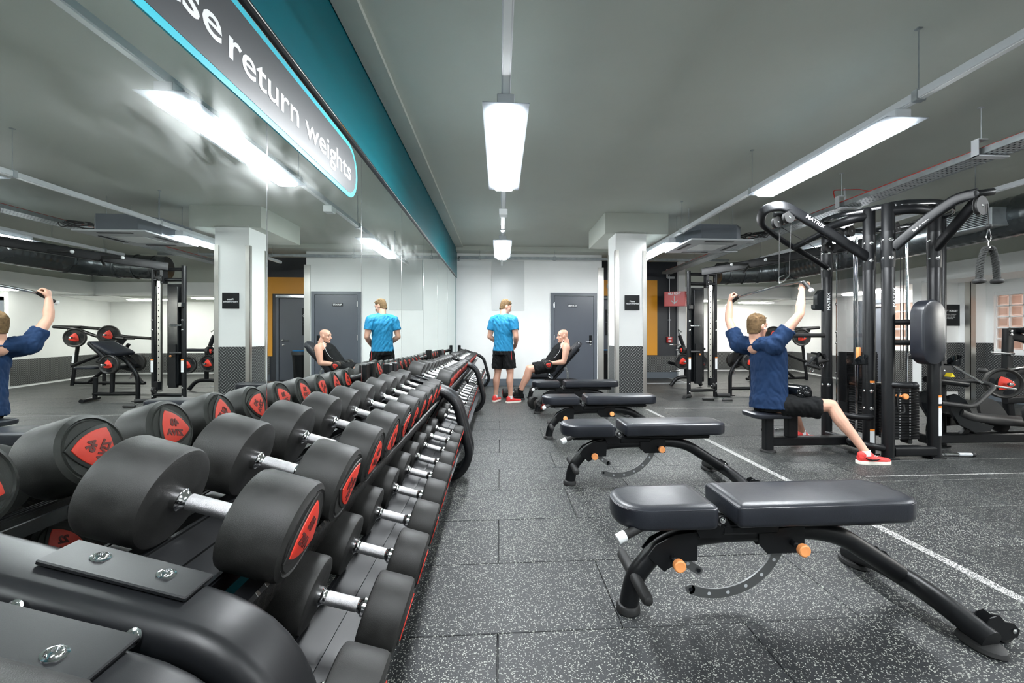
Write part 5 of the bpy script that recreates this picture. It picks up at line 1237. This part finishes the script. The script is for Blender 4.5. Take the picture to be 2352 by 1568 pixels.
class Fr:
    """local frame: x right, y forward, z up"""
    def __init__(s, o, f, u=(0, 0, 1)):
        s.o = Vector(o); s.y = Vector(f).normalized(); u = Vector(u); s.z = (u-s.y*u.dot(s.y)).normalized(); s.x = s.y.cross(s.z)
    def __call__(s, x, y, z): return s.o+s.x*x+s.y*y+s.z*z
    def d(s, x, y, z): return s.x*x+s.y*y+s.z*z
def head(mb, F, bald=False):
    """F origin = centre of head"""
    for z, rx, ry, dy in ():
        pass
    rs = []
    for z, rx, ry, dy in ((-.118, .020, .018, .062), (-.108, .040, .032, .052), (-.085, .055, .060, .030), (-.05, .064, .082, .014), (-.01, .070, .092, .004), (.03, .075, .098, -.004), (.065, .073, .094, -.008), (.092, .058, .075, -.010), (.108, .036, .046, -.010), (.114, .012, .015, -.010)):
        rs.append(ring(F(0, dy, z), F.d(rx, 0, 0), F.d(0, ry, 0), 18))
    loft(mb, rs)
    # nose, brow, lips, chin, ears
    limb(mb, [F(0, .090, .012), F(0, .106, -.022), F(0, .112, -.034)], [.008, .011, .013], 8)
    mb.sph(F(.011, .100, -.038), .008, 8, 6); mb.sph(F(-.011, .100, -.038), .008, 8, 6)
    limb(mb, [F(-.045, .078, .026), F(0, .092, .028), F(.045, .078, .026)], [.011, .012, .011], 8)
    limb(mb, [F(-.022, .086, -.062), F(0, .094, -.062), F(.022, .086, -.062)], [.006, .008, .006], 8)
    mb.sph(F(0, .078, -.100), .022, 10, 8)
    for s_ in (-1, 1):
        mb.sph(F(s_*.048, .060, -.032), .020, 8, 6)
        M = Matrix((F.x, F.y, F.z)).transposed()
        mb.sph(F(s_*.077, -.004, -.010), (.010, .020, .033), 10, 8, M)
        mb.tube([F(s_*.083, -.004+.017*math.cos(a), -.008+.028*math.sin(a)) for a in [i*PI/6-.9 for i in range(9)]], .0045, 6)
def face_bits(F, body):
    for s_ in (-1, 1):
        MB().sph(F(s_*.031, .084, .006), (.011, .006, .007), 10, 6, Matrix((F.x, F.y, F.z)).transposed()).build('eye', 'eye', body)
        MB().tube([F(s_*.018, .094, .034), F(s_*.034, .090, .037), F(s_*.050, .074, .031)], [.003, .0045, .002], 6).build('eyebrow', 'hair', body)
    MB().tube([F(-.022, .091, -.064), F(0, .1005, -.064), F(.022, .091, -.064)], [.002, .0045, .002], 6).build('lips', 'lip', body)
def hairdo(F, parent, short=0.0):
    mb = MB(); rs = []
    for z, rx, ry, dy in ((-.075, .052, .052, -.046), (-.045, .066, .074, -.026), (-.01, .0745, .088, -.018), (.03, .080, .094, -.013), (.066, .080, .097, -.010), (.098, .066, .082, -.008), (.118, .043, .052, -.004), (.126, .016, .018, .0)):
        rs.append(ring(F(0, dy, z), F.d(rx, 0, 0), F.d(0, ry, 0), 20))
    loft(mb, rs)
    random.seed(3)
    for k in range(46):
        a = random.uniform(0, 2*PI); b = random.uniform(.15, 1.15)
        p = F(.077*math.sin(b)*math.cos(a), -.012+.094*math.sin(b)*math.sin(a), .045+.08*math.cos(b)); q = p+F.d(random.uniform(-.012, .012), random.uniform(-.0, .022), random.uniform(-.004, .012))
        limb(mb, [p, q], [.012, .007], 6)
    return remesh(mb, 'hair', 'hair', parent, .006, 2)
def hand(mb, W_, F, curl=1.0, s=1, grip=.019):
    """W_ wrist point, F frame: y = along the fingers, z = back of hand, x = thumb side * s ; fingers curl towards -z"""
    rs = []
    for y, rx, rz in ((0, .026, .019), (.02, .031, .019), (.05, .039, .018), (.08, .041, .016), (.092, .038, .013)):
        rs.append(ring(W_+F.d(0, y, 0), F.d(rx, 0, 0), F.d(0, 0, rz), 12))
    loft(mb, rs)
    for i, (x, L_) in enumerate(((.030, .072), (.010, .080), (-.011, .075), (-.031, .060))):
        x *= s; a = 0; p = W_+F.d(x, .086, 0); P = [W_+F.d(x*.8, .06, 0), p]
        for k, l in enumerate((.45, .32, .23)):
            a += curl*(.85, 1.0, .75)[k]
            p = p+F.d(0, math.cos(a)*L_*l, -math.sin(a)*L_*l); P.append(p)
        limb(mb, P, [.0095, .0098, .0090, .0083, .0075], 8)
    p0 = W_+F.d(.024*s, .022, -.004); p1 = W_+F.d(.050*s, .050, -.014); p2 = W_+F.d(.050*s, .072, -.030-.012*curl); p3 = W_+F.d(.034*s, .084, -.040-.014*curl)
    limb(mb, [p0, p1, p2, p3], [.014, .0125, .0105, .009], 8)
def shoe(parent, A, F, main='red_shoe', sole='shoe_sole', swoosh=True, high=False):
    """A = point on the floor below the ankle; F frame forward"""
    M = lambda x, y, z: A+F.d(x, y, z)
    rs = []
    for y, w, h, z0 in ((-.075, .018, .045, .028), (-.070, .030, .058, .026), (-.04, .036, .070, .022), (.0, .037, .066, .020), (.05, .040, .052, .019), (.10, .045, .042, .018), (.15, .043, .034, .019), (.185, .032, .026, .022), (.20, .014, .014, .026)):
        rs.append(ring(M(0, y, z0+h*.5), F.d(w, 0, 0), F.d(0, 0, h*.5+.006), 14))
    mb = MB(); loft(mb, rs)
    limb(mb, [M(0, -.045, .08), M(0, -.01, .085), M(0, .03, .075)], [.034, .036, .030], 10)
    if high: limb(mb, [M(0, -.02, .08), M(0, -.015, .13)], [.044, .046], 12)
    sh = remesh(mb, 'shoe', main, parent, .005, 4)
    pl = []
    for x, y in ((-.032, -.078), (-.040, -.03), (-.036, .03), (-.046, .10), (-.042, .16), (-.02, .200), (.014, .205), (.040, .165), (.047, .10), (.038, .03), (.040, -.03), (.032, -.078), (0, -.092)): pl.append((x, y))
    Mx = Matrix(((F.x.x, F.y.x, F.z.x, A.x), (F.x.y, F.y.y, F.z.y, A.y), (F.x.z, F.y.z, F.z.z, A.z), (0, 0, 0, 1)))
    MB().prism(pl[::-1], .001, .028, Mx, .006, (0, .05)).build('sole', sole, sh)
    for k in range(5):
        y = .035+k*.018; z = .083-k*.0075
        MB().tube([M(-.022, y, z-.004), M(0, y+.004, z+.008), M(.022, y, z-.004)], .0028, 6).build('lace', 'white_cloth' if swoosh else 'black_cloth', sh)
    if swoosh:
        for s_ in (-1, 1):
            pts = [M(s_*.030, -.045, .070), M(s_*.0395, -.015, .050), M(s_*.0425, .02, .042), M(s_*.0435, .06, .046), M(s_*.040, .10, .056)]
            pts = [p+F.d(s_*.0015, 0, 0) for p in pts]
            MB().tube(pts, [.001, .006, .0075, .005, .001], 6).build('side_mark', 'black_cloth', sh)
    return sh
# ---- seated man on the cable tower
pm = thing('person', 'man in navy t-shirt seated at the cable tower, arms raised to a bar', 'person', (2.75, 4.12, 0))
hp_ = Vector((2.70, 4.11, .50)); nk = Vector((2.565, 4.14, 1.10))
Ft = Fr(hp_, (1, .0, 0), nk-hp_)          # torso frame: x = right side (-Y)
body = MB()
sR, sL = Vector((2.63, 3.955, 1.055)), Vector((2.50, 4.335, 1.06))
eR, eL = Vector((2.84, 3.88, 1.36)), Vector((2.485, 4.50, 1.33))
wR, wL = Vector((2.90, 3.93, 1.585)), Vector((2.515, 4.53, 1.525))
def torso(mb, F, L_, k=1.0, sc=1.0):
    rs = []
    for t, rx, ry, dy in ((-.10, .13, .10, 0), (0, .165, .115, 0), (.15, .160, .112, .0), (.30, .148, .105, .005), (.50, .158, .112, .008), (.70, .178, .120, .004), (.85, .180, .108, -.004), (.95, .145, .085, -.008), (1.0, .075, .06, -.01)):
        rs.append(ring(F(0, dy, t*L_), F.d(rx*k, 0, 0), F.d(0, ry*k*sc, 0), 18))
    loft(mb, rs)
L_ = (nk-hp_).length
torso(body, Ft, L_, .94)
Fh = Fr(Vector((2.578, 4.135, 1.25)), (1, .28, -.06))
limb(body, [nk+Vector((-.01, 0, -.06)), nk+Vector((.0, 0, .02)), Fh(0, -.025, -.06)], [.070, .058, .055])
head(body, Fh)
limb(body, [Ft(.10, 0, .90*L_), sR, sR.lerp(eR, .4), eR], [.06, .062, .052, .040]); limb(body, [eR, eR.lerp(wR, .35), wR], [.040, .042, .027])
limb(body, [Ft(-.10, 0, .90*L_), sL, sL.lerp(eL, .4), eL], [.06, .062, .052, .040]); limb(body, [eL, eL.lerp(wL, .35), wL], [.040, .042, .027])
FR = Fr(wR, (wR-eR).normalized()+Vector((.1, 0, .2)), (-1, -.3, .2)); hand(body, wR, FR, 1.15, -1)
FL = Fr(wL, (wL-eL).normalized()+Vector((.1, 0, .2)), (-1, .3, .2)); hand(body, wL, FL, 1.15, 1)
kR, kL = Vector((3.15, 3.87, .495)), Vector((3.08, 4.36, .49))
aR, aL = Vector((3.31, 3.66, .095)), Vector((3.30, 4.47, .095))
for h_, k_, a_ in ((Vector((2.74, 4.02, .475)), kR, aR), (Vector((2.74, 4.20, .475)), kL, aL)):
    limb(body, [h_, h_.lerp(k_, .5), k_], [.088, .080, .056]); c_ = k_.lerp(a_, .32)+Vector((-.02, 0, .0)); limb(body, [k_, c_, k_.lerp(a_, .7), a_], [.055, .058, .040, .034])
bd = remesh(body, 'body', 'skin', pm, .0065, 5); face_bits(Fh, bd)
hairdo(Fh, pm)
MB().rcyl(Fh(.078, .006, -.018), Fh(.094, .010, -.026), .009, 10).build('earbud', 'white_plastic', pm)
sh_ = MB(); rs = []
for t, rx, ry, dy in ((-.10, .195, .175, -.01), (.05, .190, .17, -.01), (.15, .184, .152, -.012), (.32, .182, .148, -.008), (.50, .190, .150, -.004), (.70, .205, .152, -.006), (.85, .200, .134, -.008), (.94, .16, .104, -.010), (.985, .098, .075, -.008)):
    rs.append(ring(Ft(0, dy, t*L_), Ft.d(rx, 0, 0), Ft.d(0, ry, 0), 22))
loft(sh_, rs)
for s_, e_, x_ in ((sR, eR, .1), (sL, eL, -.1)):
    limb(sh_, [Ft(x_, 0, .84*L_), s_], [.085, .084]); sh_.tube([s_, s_.lerp(e_, .3), s_.lerp(e_, .56)], [.084, .078, .076], 14)
for k in range(9):
    a = k*.7; p = Ft(.17*math.cos(a), .12*math.sin(a), .04); q = Ft(.165*math.cos(a+.4), .118*math.sin(a+.4), .30)
    limb(sh_, [p, q], [.016, .006], 6)
for s_ in (sR, sL): limb(sh_, [nk+Vector((-.01, 0, -.045)), nk.lerp(s_, .5)+Vector((0, 0, .005)), s_+Vector((0, 0, .02))], [.062, .074, .078])
remesh(sh_, 't_shirt', 'navy_cloth', pm, .0075, 3, wr=.010)
MB().tube(ring(nk+Vector((-.005, 0, -.03)), (.076, 0, .0), (0, .080, 0), 24), .007, 8, closed=True).build('collar', 'navy_cloth', pm)
st_ = MB(); rs = []
for t, rx, ry in ((-.15, .16, .14), (-.05, .190, .165), (.06, .186, .158), (.13, .170, .14)): rs.append(ring(Ft(0, -.0, t*L_), Ft.d(rx, 0, 0), Ft.d(0, ry, 0), 20))
loft(st_, rs)
for h_, k_ in ((Vector((2.74, 4.02, .475)), kR), (Vector((2.74, 4.20, .475)), kL)):
    st_.tube([h_, h_.lerp(k_, .35), h_.lerp(k_, .62)+Vector((0, 0, -.012)), h_.lerp(k_, .78)+Vector((0, 0, -.022))], [.106, .108, .106, .104], 18)
remesh(st_, 'shorts', 'black_cloth', pm, .0075, 3, wr=.012)
for a_, f_ in ((aR, (1, -.12, 0)), (aL, (1, .12, 0))):
    shoe(pm, Vector((a_.x, a_.y, 0))+Vector((.005, 0, 0)), Fr(a_, f_)); MB().tube([a_+Vector((0, 0, -.02)), a_+Vector((-.004, 0, .025))], [.040, .037], 14).build('sock', 'white_cloth', pm)
# ---- standing man in blue
pm = thing('person', 'man in bright blue t-shirt and black shorts standing with his back turned by the rack', 'person', (.06, 7.42, 0))
G = Fr((.055, 7.42, 0), (.50, .87, 0))
Fh = Fr(G(.01, .060, 1.655), G.d(.75, .75, -.38), G.d(.12, .25, 1))
body = MB(); Tt = Fr(G(0, 0, .93), G.d(0, 1, 0), G.d(0, .02, 1)); torso(body, Tt, .57, .95)
limb(body, [Tt(0, -.005, .53), Tt(0, .0, .60), Fh(0, -.02, -.06)], [.072, .060, .056]); head(body, Fh)
J = {}
for s_ in (-1, 1):
    sh = G(s_*.198, 0, 1.415); el = G(s_*.262, -.03, 1.13); wr_ = G(s_*.135, .20, .985)
    J[s_] = (sh, el, wr_)
    limb(body, [G(s_*.10, 0, 1.44), sh, sh.lerp(el, .4), el], [.065, .066, .058, .043]); limb(body, [el, el.lerp(wr_, .35), wr_], [.043, .045, .029])
    FH = Fr(wr_, (G.d(-s_*.7, .6, -.4)), G.d(s_*.5, .5, .7)); hand(body, wr_, FH, .7, -s_ if False else s_*-1)
    hp2 = G(s_*.092, 0, .89); kn = G(s_*.125, .02, .50); an = G(s_*.150, -.02, .09)
    limb(body, [hp2, hp2.lerp(kn, .5), kn], [.090, .084, .058]); limb(body, [kn, kn.lerp(an, .32)+G.d(0, -.022, 0), kn.lerp(an, .7), an], [.057, .063, .042, .035])
    J[('k', s_)] = (hp2, kn, an)
bd = remesh(body, 'body', 'skin', pm, .0065, 5); face_bits(Fh, bd); hairdo(Fh, pm)
c = MB(); rs = []
for z, rx, ry in ((.885, .190, .140), (.97, .182, .132), (1.12, .170, .124), (1.25, .182, .130), (1.36, .196, .134), (1.43, .180, .118), (1.485, .13, .095), (1.515, .085, .075)): rs.append(ring(G(0, 0, z), G.d(rx, 0, 0), G.d(0, ry, 0), 22))
loft(c, rs)
for s_ in (-1, 1):
    sh, el, _ = J[s_]; limb(c, [G(s_*.10, 0, 1.43), sh], [.085, .080]); c.tube([sh, sh.lerp(el, .3), sh.lerp(el, .60)], [.080, .078, .074], 14)
for s_ in (-1, 1): limb(c, [G(0, -.01, 1.475), G(s_*.10, 0, 1.455), G(s_*.19, 0, 1.425)], [.062, .070, .074])
remesh(c, 't_shirt', 'blue_cloth', pm, .0075, 3, wr=.009)
c = MB(); rs = []
for z, rx, ry in ((.82, .192, .138), (.90, .188, .136), (.96, .176, .128)): rs.append(ring(G(0, 0, z), G.d(rx, 0, 0), G.d(0, ry, 0), 20))
loft(c, rs)
for s_ in (-1, 1):
    hp2, kn, an = J[('k', s_)]; c.tube([hp2+Vector((0, 0, -.02)), hp2.lerp(kn, .4), hp2.lerp(kn, .78)], [.104, .108, .112], 18)
remesh(c, 'shorts', 'black_cloth', pm, .0075, 3, wr=.011)
MB().tube([G(.192, -.075, .90), G(.205, -.07, .74)], None, sec=rsec(.014, .006, .002)).build('red_pocket_trim', 'red_shoe', pm)
for s_ in (-1, 1):
    hp2, kn, an = J[('k', s_)]; shoe(pm, Vector((an.x, an.y, 0)), Fr(an, G.d(.55 if s_ > 0 else -.1, .8, 0)), swoosh=False); MB().tube([an+Vector((0, 0, -.02)), an+Vector((0, 0, .03))], [.040, .038], 14).build('sock', 'white_cloth', pm)
# ---- bald man on the raised bench
pm = thing('person', 'bald man in black vest and shorts reclining on the raised bench by the back wall', 'person', (.95, 7.8, .4))
hp_ = Vector((.93, 7.8, .60)); nk = Vector((1.205, 7.8, 1.02)); ax = (nk-hp_).normalized()
Ft = Fr(hp_, (-ax.z, 0, ax.x), ax); L_ = (nk-hp_).length     # forward = up-left, x = right side
if Ft.y.x > 0: Ft = Fr(hp_, (ax.z*-1, 0, ax.x), ax)
body = MB(); torso(body, Ft, L_, .95)
Fh = Fr(Vector((1.15, 7.80, 1.145)), (-1, -.15, -.08), (.1, 0, 1))
limb(body, [nk+Vector((.0, 0, -.05)), nk+Vector((-.0, 0, .03)), Fh(0, -.025, -.05)], [.076, .066, .062]); head(body, Fh)
yr = 1 if Ft.x.y > 0 else -1
JJ = {}
for s_ in (-1, 1):      # s_ = +1 near camera (-Y)
    y = 7.8-s_*.205; sh = Vector((1.19, y, .945)); el = Vector((1.13, y-s_*.05, .68)); wr_ = Vector((.93, y-s_*.015, .66))
    limb(body, [Vector((1.18, 7.8-s_*.1, .96)), sh, sh.lerp(el, .45), el], [.065, .068, .060, .044]); limb(body, [el, el.lerp(wr_, .35), wr_], [.044, .047, .030])
    FH = Fr(wr_, (-1, 0, 0), (0, -s_, .5)); hand(body, wr_, FH, 1.2, 1 if s_ > 0 else -1)
    hp2 = Vector((.95, 7.8-s_*.085, .58)); kn = Vector((.53, 7.8-s_*.13, .545)); an = Vector((.36, 7.8-s_*.14, .13))
    limb(body, [hp2, hp2.lerp(kn, .5), kn], [.095, .084, .060]); limb(body, [kn, kn.lerp(an, .32)+Vector((.02, 0, 0)), kn.lerp(an, .7), an], [.058, .062, .042, .036])
    JJ[s_] = (hp2, kn, an, wr_)
bd = remesh(body, 'body', 'skin', pm, .0065, 5); face_bits(Fh, bd)
c = MB(); rs = []
for t, rx, ry, dy in ((-.10, .186, .142, 0), (.15, .182, .142, .01), (.45, .172, .135, .012), (.68, .176, .134, .008), (.82, .150, .120, .0), (.93, .115, .090, -.006), (1.0, .085, .072, -.008)): rs.append(ring(Ft(0, dy, t*L_), Ft.d(rx, 0, 0), Ft.d(0, ry, 0), 20))
loft(c, rs); remesh(c, 'vest', 'black_cloth', pm, .0075, 3, wr=.006)
c = MB(); rs = []
for t, rx, ry in ((-.24, .17, .13), (-.08, .196, .15), (.10, .190, .145)): rs.append(ring(Ft(0, 0, t*L_), Ft.d(rx, 0, 0), Ft.d(0, ry, 0), 20))
loft(c, rs)
for s_ in (-1, 1):
    hp2, kn, an, _ = JJ[s_]; c.tube([hp2, hp2.lerp(kn, .5), hp2.lerp(kn, .82)], [.104, .104, .102], 18)
remesh(c, 'shorts', 'black_cloth', pm, .0075, 3, wr=.011)
for s_ in (-1, 1):
    hp2, kn, an, _ = JJ[s_]; shoe(pm, Vector((an.x-.01, an.y, .0)), Fr(an, (-1, -.05*s_, 0)), 'black_cloth', 'rubber_plain', swoosh=False, high=True); MB().tube([an+Vector((0, 0, -.02)), an+Vector((.015, 0, .04))], [.044, .043], 14).build('sock', 'black_cloth', pm)
MB().tube([(1.14, 7.66, 1.08), (1.10, 7.62, .98), (1.06, 7.63, .86), (.99, 7.62, .77), (.93, 7.65, .74)], .0025, 5).build('earphone_cord', 'white_plastic', pm)
# dumbbells in use
def loose_db(D, w, g, num, loc, rot, lab):
    r = dumbbell(D, w, g, num); r.location = loc; r.rotation_euler = rot; r['label'] = lab
loose_db(.15, .075, .13, 18, (.845, 7.575, .635), (.3, 0, PI/2), "black dumbbell in the reclining bald man's near hand")
loose_db(.15, .075, .13, 18, (.845, 8.025, .635), (.3, 0, PI/2), "black dumbbell in the reclining bald man's far hand, mostly behind him")
loose_db(.17, .09, .135, 22, (.20, 7.98, .085), (.2, 0, .15), 'black dumbbell lying on the floor behind the standing man in blue')
loose_db(.19, .10, .135, 24, (.57, 6.62, .095), (.5, 0, -1.2), 'black red-ended dumbbell on the floor beside the fourth bench')
